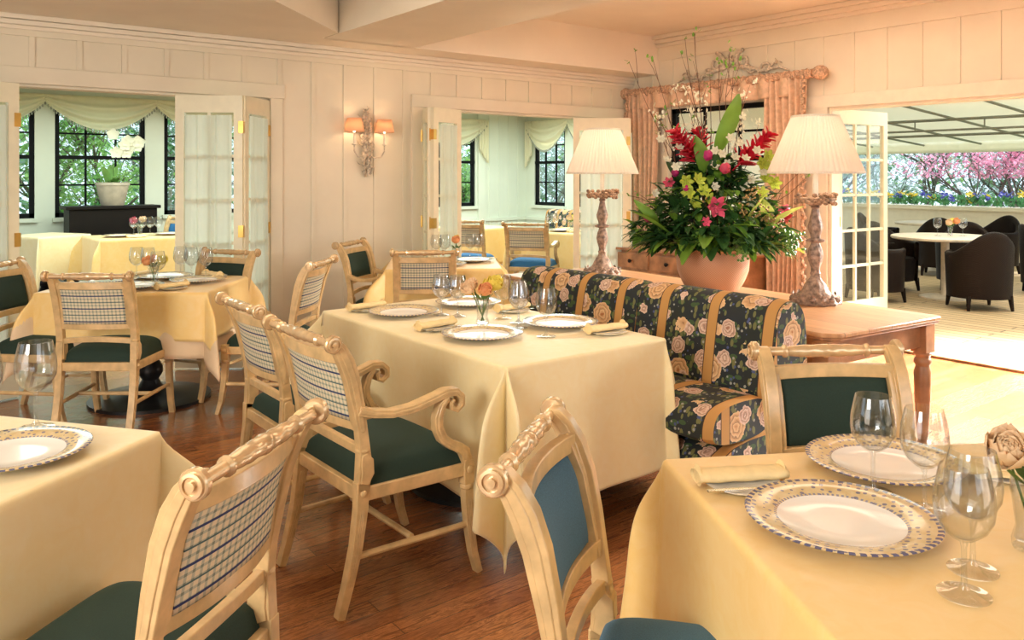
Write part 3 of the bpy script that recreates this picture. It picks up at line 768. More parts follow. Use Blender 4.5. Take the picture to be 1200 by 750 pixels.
# far tables
table(2.36, 10.15, .03, .52, .42, 'far left dining table before the black stand')
cloth('tablecloth', 2.36, 10.15, .03, .53, .43, .745, .45, CLOTH, 'yellow tablecloth on the far left table in front of the black stand', seed=17, n=40, peak=.3)
table(1.50, 11.02, .5, .32, .32, 'farthest left dining table beside the windows')
cloth('tablecloth', 1.50, 11.02, .5, .33, .33, .745, .5, CLOTH2, 'tablecloth on the farthest left table half hidden beside the windows', seed=18, n=36, peak=.2)
table(6.95, 7.75, .25, .48, .42, 'dining table in the far right room')
cloth('tablecloth', 6.95, 7.75, .25, .49, .43, .745, .5, CLOTH, 'pale green yellow tablecloth on the table in the far right room', seed=19, n=44, peak=.5)
table(6.35, 9.15, .25, .4, .4, 'second dining table deeper in the far right room')
cloth('tablecloth', 6.35, 9.15, .25, .41, .41, .745, .5, CLOTH, 'yellow tablecloth on the deeper table of the far right room', seed=20, n=36, peak=.5)

# ------------------------------------------------------------------ tableware
plate_p = MB().lathe([(0, .006), (.06, .006), (.075, 0), (.085, .0), (.095, .006), (.14, .012), (.176, .020), (.178, .022), (.175, .0235), (.14, .0165), (.120, .013), (.112, .009), (.06, .0085), (0, .0085)], 72).build('dinner_plate', PLATE)
bread_p = MB().lathe([(0, .004), (.05, .004), (.06, 0), (.085, .010), (.087, .012), (.084, .012), (.058, .006), (0, .006)], 40).build('bread_plate', PORC)
def wine(name, s=1.0, rb=.041, m=GLASS, facet=0):
    P = [(0, .0005), (.030, .0005), (.036, .0015), (.036, .003), (.020, .006), (.008, .012), (.0042, .022), (.0036, .05), (.0038, .080), (.006, .090), (.016, .096), (.030, .110), (.039, .130), (rb, .150), (.0395, .175), (.035, .200), (.032, .215),
         (.0312, .215), (.034, .200), (.0385, .175), (rb-.0012, .150), (.0378, .130), (.029, .1115), (.015, .0985), (0, .096)]
    mod = (lambda a, k, z: 1+(.05*abs(sin(a*facet/2)) if (z > .03) else 0)) if facet else None
    return MB().lathe([(r*s*1.16, z*s) for r, z in P], 36, mod=mod).build(name, m)
wine_p = wine('wine_glass'); water_p = wine('water_goblet', .95, .043, CRYST, 12)
def napkin():
    mb = MB()
    def sp(u, v):        # rolled napkin along y
        a = v*2*pi*1.0; r = .019*(1+.10*sin(a*2+1))
        return (-.0+r*1.5*cos(a), -.105+.21*u, .015+r*.78*sin(a)+.001*sin(u*20))
    mb.grid(16, 24, sp)
    mb.grid(16, 3, lambda u, v: (-.024-.028*v+.004*sin(u*8), -.098+.19*u, .014-.008*v+.003*sin(u*11)))
    mb.lathe([(.0, .1002), (.012, .1002), (.018, .0995), (.024, .099)], 16, (0, 0, .017), axis='y')
    mb.lathe([(.0, -.1002), (.012, -.1002), (.018, -.0995), (.024, -.099)], 16, (0, 0, .017), axis='y')
    return mb.build('napkin', NAPK, None, sharp=75, solid=.0015)
nap_p = napkin()
knife_p = MB().ribbon([(-.10, .004), (-.02, .004), (.0, .004), (.08, .003), (.10, .003)], [.004, .004, .003, .0015, .001], [-.005, -.006, -.004, -.008, -.002], [.005, .006, .004, .008, .002]).build('butter_knife', STEEL, None)
TZ = .7495
def P_(proto, xy, label, cat, z=TZ, rz=0, group=None, scale=None): return inst(proto, (xy[0], xy[1], z), rz, label, cat, group, scale)
def cover(xy, rz, where, knife=True, z=TZ, nap='rolled yellow napkin'):
    P_(bread_p, xy, 'small white bread plate under the napkin %s' % where, 'plate', z, rz)
    d = (-sin(rz), cos(rz)); n = (cos(rz), sin(rz))
    P_(nap_p, (xy[0]-n[0]*.01, xy[1]-n[1]*.01), '%s %s' % (nap, where), 'napkin', z+.009, rz)
    if knife: P_(knife_p, (xy[0]+n[0]*.052, xy[1]+n[1]*.052), 'silver butter knife lying %s' % where, 'knife', z+.009, rz)
# central table
for xy, l in (((2.05, 2.87), 'patterned plate at the near left place of the central table'), ((2.50, 2.87), 'plain looking plate at the near right place of the central table'),
              ((2.07, 3.58), 'patterned plate at the far left place of the central table'), ((2.50, 3.63), 'patterned plate behind the roses on the central table')):
    P_(plate_p, xy, l, 'plate')
cover((1.99, 3.14), -1.45, 'between the two left places of the central table')
cover((2.54, 2.60), -1.65, 'at the right front corner of the central table')
cover((1.98, 3.80), -1.5, 'at the far left corner of the central table')
cover((2.56, 3.31), -1.5, 'behind the glasses on the central table')
for xy, l in (((2.205, 3.44), 'left crystal goblet of the far pair on the central table'), ((2.25, 3.36), 'right crystal goblet of the far pair on the central table'),
              ((2.30, 2.93), 'tall faceted goblet of the near group on the central table'), ((2.375, 3.03), 'back goblet of the near group on the central table'),):
    P_(water_p, xy, l, 'glass')
P_(wine_p, (2.27, 2.70), 'smooth wine glass nearest to the viewer on the central table', 'glass')
P_(wine_p, (2.39, 3.17), 'smooth wine glass right of the roses on the central table', 'glass')
# front right table
P_(plate_p, (1.515, .886), 'large patterned plate nearest on the front right table', 'plate', rz=.4, scale=1.04)
P_(plate_p, (1.90, 1.00), 'patterned plate behind the wine glasses on the front right table', 'plate', rz=1.4)
for xy, l in (((1.725, .932), 'leftmost wine glass on the front right table'), ((1.715, .815), 'second wine glass from the left on the front right table'),
              ((1.425, .612), 'nearest wine glass on the front right table, right of the big plate'), ((1.525, .640), 'wine glass just behind the nearest one on the front right table')):
    P_(wine_p, xy, l, 'glass')
cover((1.53, 1.135), -2.09, 'at the left corner of the front right table')
cover((2.07, .80), .9, 'near the rose on the front right table', knife=False)
# front left table
P_(plate_p, (.25, 2.36), 'patterned plate on the front left table', 'plate', rz=.8)
P_(wine_p, (.328, 2.585), 'wine glass behind the plate on the front left table', 'glass', scale=1.12)
P_(wine_p, (.20, 2.60), 'wine glass cut off by the left edge on the front left table', 'glass', scale=1.12)
# left middle table
def on(c, r, x, y): return (c[0]+x*cos(r)-y*sin(r), c[1]+x*sin(r)+y*cos(r))
for (x, y), l in (((0, -.24), 'nearest'), ((.29, .05), 'right'), ((0, .24), 'far'), ((-.29, .05), 'left')):
    P_(plate_p, on(mlc, rML, x, y), 'pale plate at the %s place of the left middle table' % l, 'plate', z=.753)
for (x, y, a), l in (((.26, -.29, -.6), 'at the near right of the left middle table'), ((.31, .29, .8), 'at the right corner of the left middle table'), ((-.19, .33, -.3), 'at the far edge of the left middle table'), ((-.28, -.28, 1.2), 'at the near left of the left middle table')):
    cover(on(mlc, rML, x, y), a+rML, l, knife=False, z=.753)
for (x, y), l in (((-.17, .18), 'far left wine glass'), ((-.08, .15), 'second far wine glass'), ((.10, .24), 'wine glass behind the orange roses'), ((.09, -.10), 'wine glass before the yellow roses'), ((.20, .17), 'short glass right of the roses'), ((.30, .16), 'glass at the right end')):
    P_(wine_p, on(mlc, rML, x, y), l+' on the left middle table', 'glass', z=.753)
# small table behind
P_(plate_p, on(t2, r2, 0, -.22), 'plate behind the brown plaid chair on the small table', 'plate')
P_(plate_p, on(t2, r2, .24, .05), 'plate at the right of the small table', 'plate')
cover(on(t2, r2, -.14, .05), r2+1.5, 'on the small table left of its wine glasses', knife=False)
for (x, y), l in (((-.06, .12), 'left wine glass of the pair'), ((.01, .13), 'right wine glass of the pair'), ((.22, .20), 'wine glass right of the orange rose'), ((.29, .22), 'last wine glass to the right')):
    P_(wine_p, on(t2, r2, x, y), l+' on the small table', 'glass')
# far left table
for x, l in ((-.25, 'left'), (.30, 'right')):
    P_(plate_p, (2.36+x, 10.10), 'plate at the %s of the far left table' % l, 'plate'); P_(nap_p, (2.36+x+.14, 9.9), 'folded napkin at the %s of the far left table' % l, 'napkin', rz=1.5)
for k, (x, l) in enumerate(((-.09, 'first'), (0.0, 'second'), (.09, 'third'), (.18, 'fourth'))):
    P_(wine_p, (2.36+x, 10.12), l+' wine glass from the left before the black stand', 'glass')
# far right room
for (x, y), l in (((-.22, -.05), 'left'), ((.2, -.12), 'right')): P_(plate_p, (6.95+x, 7.75+y), 'plate at the %s of the table in the far right room' % l, 'plate')
P_(nap_p, (6.76, 7.5), 'napkin on the front edge of the table in the far right room', 'napkin', rz=1.3)
for (x, y), l in (((-.30, .1), 'first'), ((-.18, .12), 'second'), ((.18, .10), 'third'), ((.28, .12), 'fourth')): P_(wine_p, (6.95+x, 7.75+y), l+' wine glass from the left in the far right room', 'glass')

# ------------------------------------------------------------------ flowers
def petal(mb, c, R, L, W, cup=.3, mi=0, n=4, tip=1.0):
    """petal pointing along R's x axis, cupped upward"""
    V = []
    for i in range(n+1):
        u = i/n; w = W*sin(pi*min(1, .12+u*.80))**.8*(1 if u < 1 else .35)
        for j in (-1, 0, 1):
            V.append(Vector(c)+R @ Vector((L*u*cos(cup*u), w*j*.5, L*u*sin(cup*u)+abs(j)*W*.12)))
    F = [(i*3+j, (i+1)*3+j, (i+1)*3+j+1, i*3+j+1) for i in range(n) for j in range(2)]
    mb.add(V, F, mi)
def R3(az, el, roll=0): return Matrix.Rotation(az, 3, 'Z') @ Matrix.Rotation(-el, 3, 'Y') @ Matrix.Rotation(roll, 3, 'X')
def rose(mb, c, r, mi=0, tilt=None):
    q = MB(); q.ball((0, 0, r*.30), r*.30, (1, 1, 1.2), 8)
    n = 30
    for k in range(n):
        t = k/(n-1); az = k*2.4; el = 1.35-1.05*t
        petal(q, (cos(az)*r*.08, sin(az)*r*.08, r*.12*(1-2*t)), R3(az, el), r*(.62+.48*t), r*(.55+.40*t), .25+.45*t)
    M = Matrix.Translation(c) @ (tilt.to_4x4() if tilt is not None else Matrix()); q.xf(M); mb.add(q.v, q.f, mi)
def small_vase(loc, roses, label, h=.115, scale=1.0):
    r = empty('rose_vase', loc); tag(r, label, 'vase')
    MB().lathe([(0, .004), (.024, .004), (.027, 0), (.028, .012), (.022, .035), (.026, .07), (.030, .095), (.029, .115), (.0275, .115), (.0285, .095), (.0245, .07), (.0205, .035), (.024, .014), (0, .010)], 28, mod=lambda a, k, z: 1+.03*sin(a*8)).build('vase', GLASS, r)
    st = MB()
    for (x, y, z, rr, m) in roses: st.tube([(x*-.15, y*-.15, .014), (x*.3, y*.3, .07), (x, y, z)], .0022, 6)
    for k in range(7): 
        a = k*.9; petal(st, (cos(a)*.014, sin(a)*.014, .105), R3(a, .5), .045, .018, .2)
    st.build('stems', STEM, r)
    for (x, y, z, rr, m) in roses:
        x *= 1.12; y *= 1.12; q = MB(); rose(q, (x, y, z-.012), rr*1.25, 0, Matrix.Rotation(.6, 3, Vector((.792, -.61, 0))) @ Matrix.Rotation(y*-4, 3, 'X') @ Matrix.Rotation(x*4, 3, 'Y')); q.build('rose', m, r, sharp=180, solid=.0012)
    r.scale = (scale,)*3
    return r
small_vase((2.23, 3.12, TZ), [(-.055, .012, .155, .040, PEACH), (-.008, -.028, .150, .038, ORANGE), (-.02, .04, .165, .036, PEACH), (.045, -.012, .165, .046, YELLOW), (.055, .03, .150, .042, YELLOW)], 'clear vase of peach and yellow roses on the central table', scale=1.08)
small_vase((1.705, .612, TZ), [(-.015, .030, .150, .044, PEACH), (.05, -.01, .165, .042, PEACH), (.0, -.03, .155, .04, YELLOW)], 'clear vase with peach roses at the right edge of the front right table', scale=1.15)
small_vase((*on(mlc, rML, .03, -.02), .753), [(-.03, .0, .14, .04, ORANGE), (.045, -.01, .14, .04, YELLOW), (.0, .03, .15, .035, ORANGE)], 'clear vase of orange and yellow roses on the left middle table')
small_vase((*on(t2, r2, .10, .04), TZ), [(.0, .0, .17, .042, ORANGE), (.02, .02, .19, .03, YELLOW)], 'slim vase with one orange rose on the small table')
small_vase((2.36, 10.22, TZ), [(-.05, .0, .16, .055, PINK), (.03, .0, .17, .05, PEACH)], 'vase of pink roses on the far left table')
small_vase((6.95, 7.78, TZ), [(-.02, .0, .15, .05, PEACH), (.04, .02, .15, .045, YELLOW)], 'vase of pale roses on the table in the far right room')

# ------------------------------------------------------------------ console table, lamps and the big arrangement
CA = radians(-4); CX, CY, CW, CL, CH = 3.985, 3.38, .47, 1.38, .72
r = empty('console_table', (CX, CY, 0), CA); tag(r, 'long waxed pine table behind the floral sofa carrying two lamps', 'table')
V = [(-CW+.06, -CL), (CW-.03, -CL), (CW, -CL+.03), (CW, CL), (-CW, CL), (-CW, -CL+.06)]
prism(V, CH-.022, CH).build('tabletop', PINE, r, bevel=.006)
prism([(p[0]*.985, p[1]*.995) for p in V], CH-.036, CH-.022).build('moulding', PINEL, r, bevel=.004)
m = MB(); t = .022; a, b = CW-.06, CL-.08
for q in ((-a, a, -b-t/2, -b+t/2), (-a, a, b-t/2, b+t/2), (-a-t/2, -a+t/2, -b, b), (a-t/2, a+t/2, -b, b)): m.box(*q, CH-.165, CH-.036)
m.build('apron', PINEL, r, bevel=.003)
for sx in (-1, 1):
    for sy in (-1, 1):
        m = MB(); m.obox((sx*a, sy*b, CH-.115), .085, .085, .155)
        m.lathe([(.024, 0), (.030, .01), (.030, .04), (.022, .06), (.030, .10), (.040, .30), (.043, .42), (.034, .455), (.043, .47), (.043, .485), (.034, .50), (.046, .52), (.040, .53)], 20, (sx*a, sy*b, 0))
        m.build('leg', PINEL, r, bevel=.003)
def lamp(x, y, label):
    r = empty('table_lamp', (x, y, CH+.001)); tag(r, label, 'lamp', 'table lamps with pleated shades'); r['label'] = label
    P = [(0, 0), (.135, 0), (.138, .012), (.128, .022), (.125, .030), (.105, .050), (.082, .058), (.070, .075), (.060, .10), (.048, .12), (.032, .14), (.026, .16), (.030, .17), (.024, .18), (.024, .20), (.036, .24), (.042, .27), (.036, .31), (.026, .335), (.024, .345), (.052, .352), (.052, .362), (.026, .370), (.028, .39), (.038, .42), (.040, .44), (.030, .48), (.022, .52), (.018, .54), (.026, .55), (.018, .56), (.03, .575), (0, .58)]
    MB().lathe(P, 40, mod=lambda a, k, z: 1+(.05*sin(a*10) if z < .08 else .07*sin(a*6+z*30) if z < .55 else 0)).build('carved_base', CARVED, r)
    m = MB()
    for k in range(14):
        a = 2*pi*k/14; c = (cos(a)*.122, sin(a)*.122, .028); m.ball(c, .020, (1, 1, .9), 8); petal(m, c, R3(a, .9), .035, .028, .5)
    m.build('acanthus_leaves', CARVED, r)
    m = MB(); rg = random.Random(3); m.lathe([(.02, .565), (.105, .572), (.108, .60), (.02, .61)], 24)
    for k in range(60):
        a = rg.uniform(0, 2*pi); z = rg.uniform(.568, .622); rr = .100+rg.uniform(-.01, .014); m.ball((cos(a)*rr, sin(a)*rr, z), rg.uniform(.010, .017), (1, 1, .8), 7)
    m.build('flower_collar', ROSETT, r)
    MB().lathe([(.016, .60), (.016, .80)], 16).build('candle_tube', CANDLE, r)
    n = 4*56; prof = []
    m = MB()
    for (ra, rb_) in ((0, 0),):
        rings = [(.262, .742), (.258, .752)]+[(.258-(.258-.132)*k/6, .752+.308*k/6) for k in range(1, 6)]+[(.132, 1.06), (.130, 1.068)]
        m.lathe(rings, n, mod=lambda a, k, z: 1+.020*sin(a*56), caps=False)
    m.build('lamp_shade', SHADE, r, sharp=180, solid=.002)
    m = MB(); m.lathe([(.264, .740), (.266, .746), (.264, .752), (.258, .746), (.264, .740)], 64, caps=False); m.lathe([(.133, 1.060), (.135, 1.067), (.133, 1.073), (.128, 1.067), (.133, 1.060)], 48, caps=False); m.build('shade_binding', CANDLE, r)
    m = MB()
    for k in range(3): a = 2*pi*k/3; m.tube([(0, 0, 1.04), (cos(a)*.131, sin(a)*.131, 1.06)], .002, 5)
    m.tube([(0, 0, .80), (0, 0, 1.04)], .004, 6); m.build('shade_spider', BRASS, r)
    MB().ball((0, 0, .86), .026, (1, 1, 1.3), 12).build('bulb', BULB, r)
    l = light('lamp_light', 'POINT', (0, 0, .93), 8, (1, .88, .72), .04); l.parent = r
    return r
lamp(4.215, 2.62, 'right pleated table lamp at the near end of the pine table')
lamp(4.17, 4.32, 'left pleated table lamp at the far end of the pine table')

AX, AY = 4.165, 3.31
r = empty('flower_arrangement', (AX, AY, CH+.001)); tag(r, 'huge arrangement of tropical flowers and branches in a woven basket between the lamps', 'flowers')
MB().lathe([(0, .0), (.15, .0), (.165, .01), (.195, .06), (.222, .13), (.228, .20), (.215, .255), (.222, .262), (.222, .272), (.205, .272), (.205, .25), (0, .24)], 48).build('basket', BASKET, r)
rg = random.Random(21)
vx, vy = .792, -.61          # viewer's right in plan
def AT(px, py, dep=0):       # arrangement coordinates: px right of centre, py height, dep toward the viewer
    return Vector((px*.792-dep*.61, -px*.61-dep*.792, py))
def leafblade(mb, p, az, el, L, W, droop=.8, mi=0, n=9):
    d = Vector((cos(az)*cos(el), sin(az)*cos(el), sin(el))); pos = Vector(p); pts = [pos.copy()]; dirs = [d.copy()]
    for k in range(n):
        pos = pos+d*(L/n); d = (d+Vector((0, 0, -droop/n))).normalized(); pts.append(pos.copy()); dirs.append(d.copy())
    V = []
    for k, (q, dd) in enumerate(zip(pts, dirs)):
        u = k/n; s = dd.cross(Vector((0, 0, 1))); s = s.normalized() if s.length > .05 else Vector((1, 0, 0)); w = W*.5*sin(pi*min(.985, .08+.9*u))**.7
        up = s.cross(dd)
        V += [q-s*w+up*w*.35, q, q+s*w+up*w*.35]
    F = [(k*3+j, k*3+3+j, k*3+4+j, k*3+1+j) for k in range(n) for j in range(2)]
    mb.add(V, F, mi)
# inner mass of dark foliage
mb = MB()
for k in range(1700):
    a = rg.uniform(0, 2*pi); zz = .27+.54*rg.random()**1.5; hw_ = .50*max(.12, 1-((zz-.36)/.50)**1.4 if zz > .36 else 1-((.36-zz)/.16)**2*.5)
    rr = hw_*sqrt(rg.uniform(.12, 1)); c = AT(cos(a)*rr, zz, sin(a)*rr*.72)
    if c.z < .30 and (c.x**2+c.y**2) < .24**2: c.z = .31
    out = atan2(c.y, c.x)
    leafblade(mb, c, out+rg.uniform(-.9, .9), rg.uniform(-.5, .9), rg.uniform(.07, .15), rg.uniform(.025, .055), .7, 0 if rg.random() < .80 else 1, 4)
mb.build('foliage', [LEAF, LEAF2], r, flat=True)
for k in range(22):
    a = 2*pi*k/22+rg.uniform(-.1, .1); m = MB(); leafblade(m, (cos(a)*.17, sin(a)*.17, .30+rg.uniform(0, .08)), a, rg.uniform(.0, .5), rg.uniform(.26, .38), rg.uniform(.07, .11), rg.uniform(.6, 1.2))
    m.build('long_leaf', LEAF if k % 4 else LEAF2, r, sharp=180)
for (px, py, az, el, L, W, dr, m_) in ((.20, .30, -.45, .15, .34, .11, .7, LEAF3), (.27, .40, -.5, .6, .28, .10, .2, LEAF3), (.13, .42, -.9, 1.0, .26, .09, .1, LEAF3), (-.08, .36, -2.6, .1, .24, .09, .8, LEAF2), (.0, .38, -1.3, .5, .24, .09, .7, LEAF2), (.02, .37, -1.5, -.2, .22, .09, .6, LEAF2), (-.33, .38, 2.6, .6, .27, .09, .2, LEAF2), (-.28, .34, 2.4, .0, .28, .09, .4, LEAF)):
    m = MB(); leafblade(m, AT(px, py, .24), az, el, L, W, dr); m.build('variegated_leaf', m_, r, sharp=180)
def flatleaf(p0, p1, W, dep, mt, nm='broad_leaf'):     # a broad leaf turned towards the room
    m = MB(); p0 = Vector(p0); p1 = Vector(p1); n = 12; V = []
    for k in range(n+1):
        u = k/n; x = p0.x+(p1.x-p0.x)*u**1.25; y = p0.y+(p1.y-p0.y)*u; w = W*.5*sin(pi*min(.99, .05+.93*u))**.75; d = dep+.06*sin(pi*u)
        V += [AT(x-w, y-w*.15, d-.02), AT(x, y, d), AT(x+w, y+w*.15, d-.02)]
    m.add(V, [(k*3+j, k*3+3+j, k*3+4+j, k*3+1+j) for k in range(n) for j in range(2)])
    m.tube([AT(p0.x*.4, .45, 0), AT(p0.x, p0.y, dep)], .004, 6); m.build(nm, mt, r, sharp=180)
flatleaf((.035, .86), (.17, 1.25), .125, .0, LEAF2); flatleaf((-.08, .74), (-.13, .98), .09, .1, LEAF2); flatleaf((-.02, .70), (-.02, .92), .08, .08, LEAF); flatleaf((-.38, .42), (-.52, .58), .07, .15, LEAF2); flatleaf((.30, .42), (.24, .60), .08, .2, LEAF3); flatleaf((-.20, .66), (-.30, .82), .07, .05, LEAF)
# ginger flowers
def ginger(a, b, n, name='ginger_flower'):
    a, b = Vector(a), Vector(b); mb = MB(); d = (b-a); L = d.length; d.normalize(); q = d.to_track_quat('X', 'Z').to_matrix()
    for k in range(n):
        u = k/n; az = k*2.4
        petal(mb, a+d*L*u, q @ Matrix.Rotation(az, 3, 'X') @ Matrix.Rotation(-.70, 3, 'Y'), .105*(1-.45*u), .055*(1-.3*u), .3)
    mb.tube([a-d*.25, b], .006, 6); mb.build(name, RED, r, sharp=180, solid=.001)
ginger(AT(-.12, .82, .08), AT(-.27, 1.01, .12), 36); ginger(AT(.14, .80, .10), AT(.33, .99, .12), 36); ginger(AT(-.08, .88, .0), AT(-.09, 1.02, 0), 16)
def bloom(p, m_, rr=.05, kind='rose', nm='bloom'):
    mb = MB()
    if kind == 'rose': rose(mb, p, rr, 0, Matrix.Rotation(-.7, 3, Vector((.792, -.61, 0))))
    elif kind == 'star':
        q0 = Vector((-.61+rg.uniform(-.5, .5), -.792+rg.uniform(-.5, .5), .25+rg.uniform(-.2, .5))).to_track_quat('Z', 'Y').to_matrix()
        for i in range(6): petal(mb, p, q0 @ R3(2*pi*i/6, .25), rr*1.25, rr*.75, .2)
        mb.ball(p, rr*.2, n=8)
    mb.build(nm, m_, r, sharp=180, solid=.001)
for p, s_, mt in ((AT(-.07, .83, .16), .055, MAG), (AT(.02, .75, .24), .055, PINK), (AT(-.43, .45, .14), .055, PINK), (AT(-.26, .73, .12), .040, MAG), (AT(-.22, .64, .24), .030, MAG), (AT(.44, .50, .08), .045, PINK)): bloom(p, mt, s_, 'rose', 'pink_bloom')
for p, s_ in ((AT(-.06, .54, .32), .062), (AT(.40, .47, .16), .05), (AT(-.30, .68, .12), .035), (AT(-.12, .45, .32), .03)): bloom(p, PINK, s_, 'star', 'pink_lily')
for px, py in ((-.22, .69), (-.15, .70), (-.20, .62), (-.12, .63), (-.17, .56), (-.09, .58), (.25, .80), (.31, .76), (.27, .70), (.33, .68), (.29, .84), (.24, .62)):
    bloom(AT(px, py, .30-abs(px)*.35), LIME, .042, 'star', 'lime_orchid')
for k in range(22):
    px = (-.28, -.33, -.24, .02, .06, .10, .14, .0, .16, .20, -.36, .22, .12, -.02, .26, .3, -.04, -.40, .18, .08, -.02, .35)[k]; py = (.78, .82, .90, .86, .80, .84, .83, .62, .66, .70, .95, .88, .92, .88, .75, .60, .66, .62, .56, .96, .79, .82)[k]
    bloom(AT(px, py, .12+.12*rg.random()), WHT, .028, 'star', 'white_blossom')
m = MB()
for k in range(150):
    c = rg.choice(((.12, .52), (.22, .50), (-.06, .54), (.32, .42), (.17, .60), (.28, .47))); p = AT(c[0]+rg.gauss(0, .03), c[1]+rg.gauss(0, .03), .27+rg.gauss(0, .02)); m.ball(p, .0075, n=6)
m.build('berries', BERRY, r)['kind'] = 'stuff'
m = MB()
for k in range(220):
    c = rg.choice(((.06, .29), (.13, .27), (-.14, .36), (.1, .33), (.42, .36), (.40, .30))); p = AT(c[0]+rg.gauss(0, .03), c[1]+rg.gauss(0, .025), .28+rg.gauss(0, .02)); m.ball(p, .009, n=6)
m.build('green_berries', GBERRY, r)['kind'] = 'stuff'
def branch(p, q, blossoms=0, wob=.05, twigs=3):
    mb = MB(); p, q = Vector(p), Vector(q); pts = []
    for k in range(9):
        u = k/8; pts.append(p.lerp(q, u)+Vector((rg.uniform(-1, 1), rg.uniform(-1, 1), 0))*wob*.25*sin(pi*u))
    mb.tube(pts, [.0045-.003*k/8 for k in range(9)], 6)
    tips = [pts[-1]]
    for k in range(twigs):
        i = rg.randint(4, 7); e = pts[i]+(q-p)*rg.uniform(.10, .22)+AT(rg.uniform(-.08, .08), 0, rg.uniform(-.03, .03)); mb.tube([pts[i], (pts[i]+e)/2+Vector((0, 0, .01)), e], [.0022, .0016, .001], 5); tips.append(e)
    tv = MB()
    for t in tips+pts[-3:]*(1 if blossoms else 0):
        for j in range(6 if blossoms else 2):
            petal(tv, t+Vector([rg.gauss(0, .010) for _ in range(3)])*(2 if blossoms else 1), R3(rg.uniform(0, 6.3), rg.uniform(-.3, 1.2)), .026, .016, .4)
    b = mb.build('branch', TWIG, r); tv.build('buds' if not blossoms else 'blossoms', WHT if blossoms else LEAF2, b, sharp=180)['kind'] = 'stuff'
for (x0, x1, z1, bl) in ((-.08, -.54, 1.44, 0), (-.05, -.40, 1.45, 0), (-.02, -.14, 1.62, 0), (.0, -.20, 1.58, 0), (.0, -.04, 1.36, 0), (.03, .04, 1.46, 0), (.05, .12, 1.52, 0), (.05, .14, 1.40, 0), (.0, -.23, 1.28, 1), (-.02, -.15, 1.26, 1), (.06, .22, 1.24, 1), (-.05, -.34, 1.08, 1), (.12, .55, .78, 0), (.12, .60, .70, 0), (-.1, -.48, .62, 0), (.04, -.08, 1.22, 1), (.0, -.30, 1.15, 0), (.08, .30, 1.05, 1), (.04, .17, 1.08, 1)):
    branch(AT(x0, .35), AT(x1, z1, rg.uniform(-.08, .12)), bl)

# ------------------------------------------------------------------ floral sofa
r = empty('floral_sofa', (0, 0, 0), 0); tag(r, 'floral striped settee in navy, green and gold behind the central table', 'sofa')
SY0, SY1 = 2.10, 3.92
def profile_sweep(name, prof, y0, y1, m, parent, puff=.035, ny=26):
    Ls = [0]
    for a, b in zip(prof, prof[1:]): Ls.append(Ls[-1]+sqrt((a[0]-b[0])**2+(a[1]-b[1])**2))
    cx = sum(p[0] for p in prof)/len(prof); cz = sum(p[1] for p in prof)/len(prof); n = len(prof)-1
    def fn(u, v):
        j = min(n, int(round(v*n))); p = prof[j]; e = 2*u-1; k = max(0, 1-abs(e)**7)**.5; s = 1-puff*(1-k)*1.6
        return (cx+(p[0]-cx)*s, y0+(y1-y0)*u, cz+(p[1]-cz)*s)
    mb = MB().grid(ny, n, fn, uvf=lambda u, v: (y0+(y1-y0)*u, Ls[min(n, int(round(v*n)))]))
    for uu in (0, 1):
        pts = [fn(uu, j/n) for j in range(n)]; mb.add([*pts], [tuple(range(n)) if uu else tuple(range(n))[::-1]], 0, [(p[0], p[2]) for p in pts])
    return mb.build(name, m, parent, sharp=60)
def closed_round(pts, it=3):
    for _ in range(it):
        q = []
        for a, b in zip(pts, pts[1:]+pts[:1]): q += [(a[0]*.75+b[0]*.25, a[1]*.75+b[1]*.25), (a[0]*.25+b[0]*.75, a[1]*.25+b[1]*.75)]
        pts = q
    return pts+[pts[0]]
ym = (SY0+SY1)/2-.0
backp = closed_round([(3.02, .40), (3.05, .62), (3.08, .80), (3.11, .875), (3.20, .905), (3.29, .86), (3.32, .72), (3.32, .40)], 3)
for a, b in ((SY0, 2.93), (2.935, SY1)): profile_sweep('back_cushion', backp, a, b, FLORAL, r)
seatp = closed_round([(2.66, .32), (2.655, .42), (2.70, .485), (2.86, .505), (3.07, .49), (3.09, .32)], 3)
for a, b in ((SY0+.02, 2.93), (2.935, SY1-.02)): profile_sweep('seat_cushion', seatp, a, b, FLORAL, r, .05)
basep = closed_round([(2.69, .10), (2.68, .325), (3.30, .325), (3.30, .10)], 2)
profile_sweep('base', basep, SY0+.01, SY1-.01, FLORAL, r, .0)
for x in (2.74, 3.25):
    for y in (SY0+.08, SY1-.08): MB().lathe([(.018, 0), (.028, .12)], 12, (x, y, 0)).build('leg', BLACKF, r)
r = empty('banquette', (0, 0, 0)); tag(r, 'floral backed bench under the windows of the far right room', 'sofa')
bp = [(p[0]-3.2+9.1, p[1]) for p in closed_round([(3.02, .40), (3.05, .62), (3.08, .80), (3.11, .865), (3.20, .885), (3.29, .84), (3.32, .72), (3.32, .40)], 2)]
profile_sweep('backrest', bp, 7.9, 10.7, FLORAL, r); profile_sweep('seat', [(p[0]-.32, p[1]) for p in [(q[0]-3.2+9.1+.3, q[1]-.0) for q in closed_round([(2.66, .05), (2.655, .42), (2.70, .485), (2.86, .505), (3.07, .49), (3.09, .05)], 2)]], 7.9, 10.7, FLORAL, r)

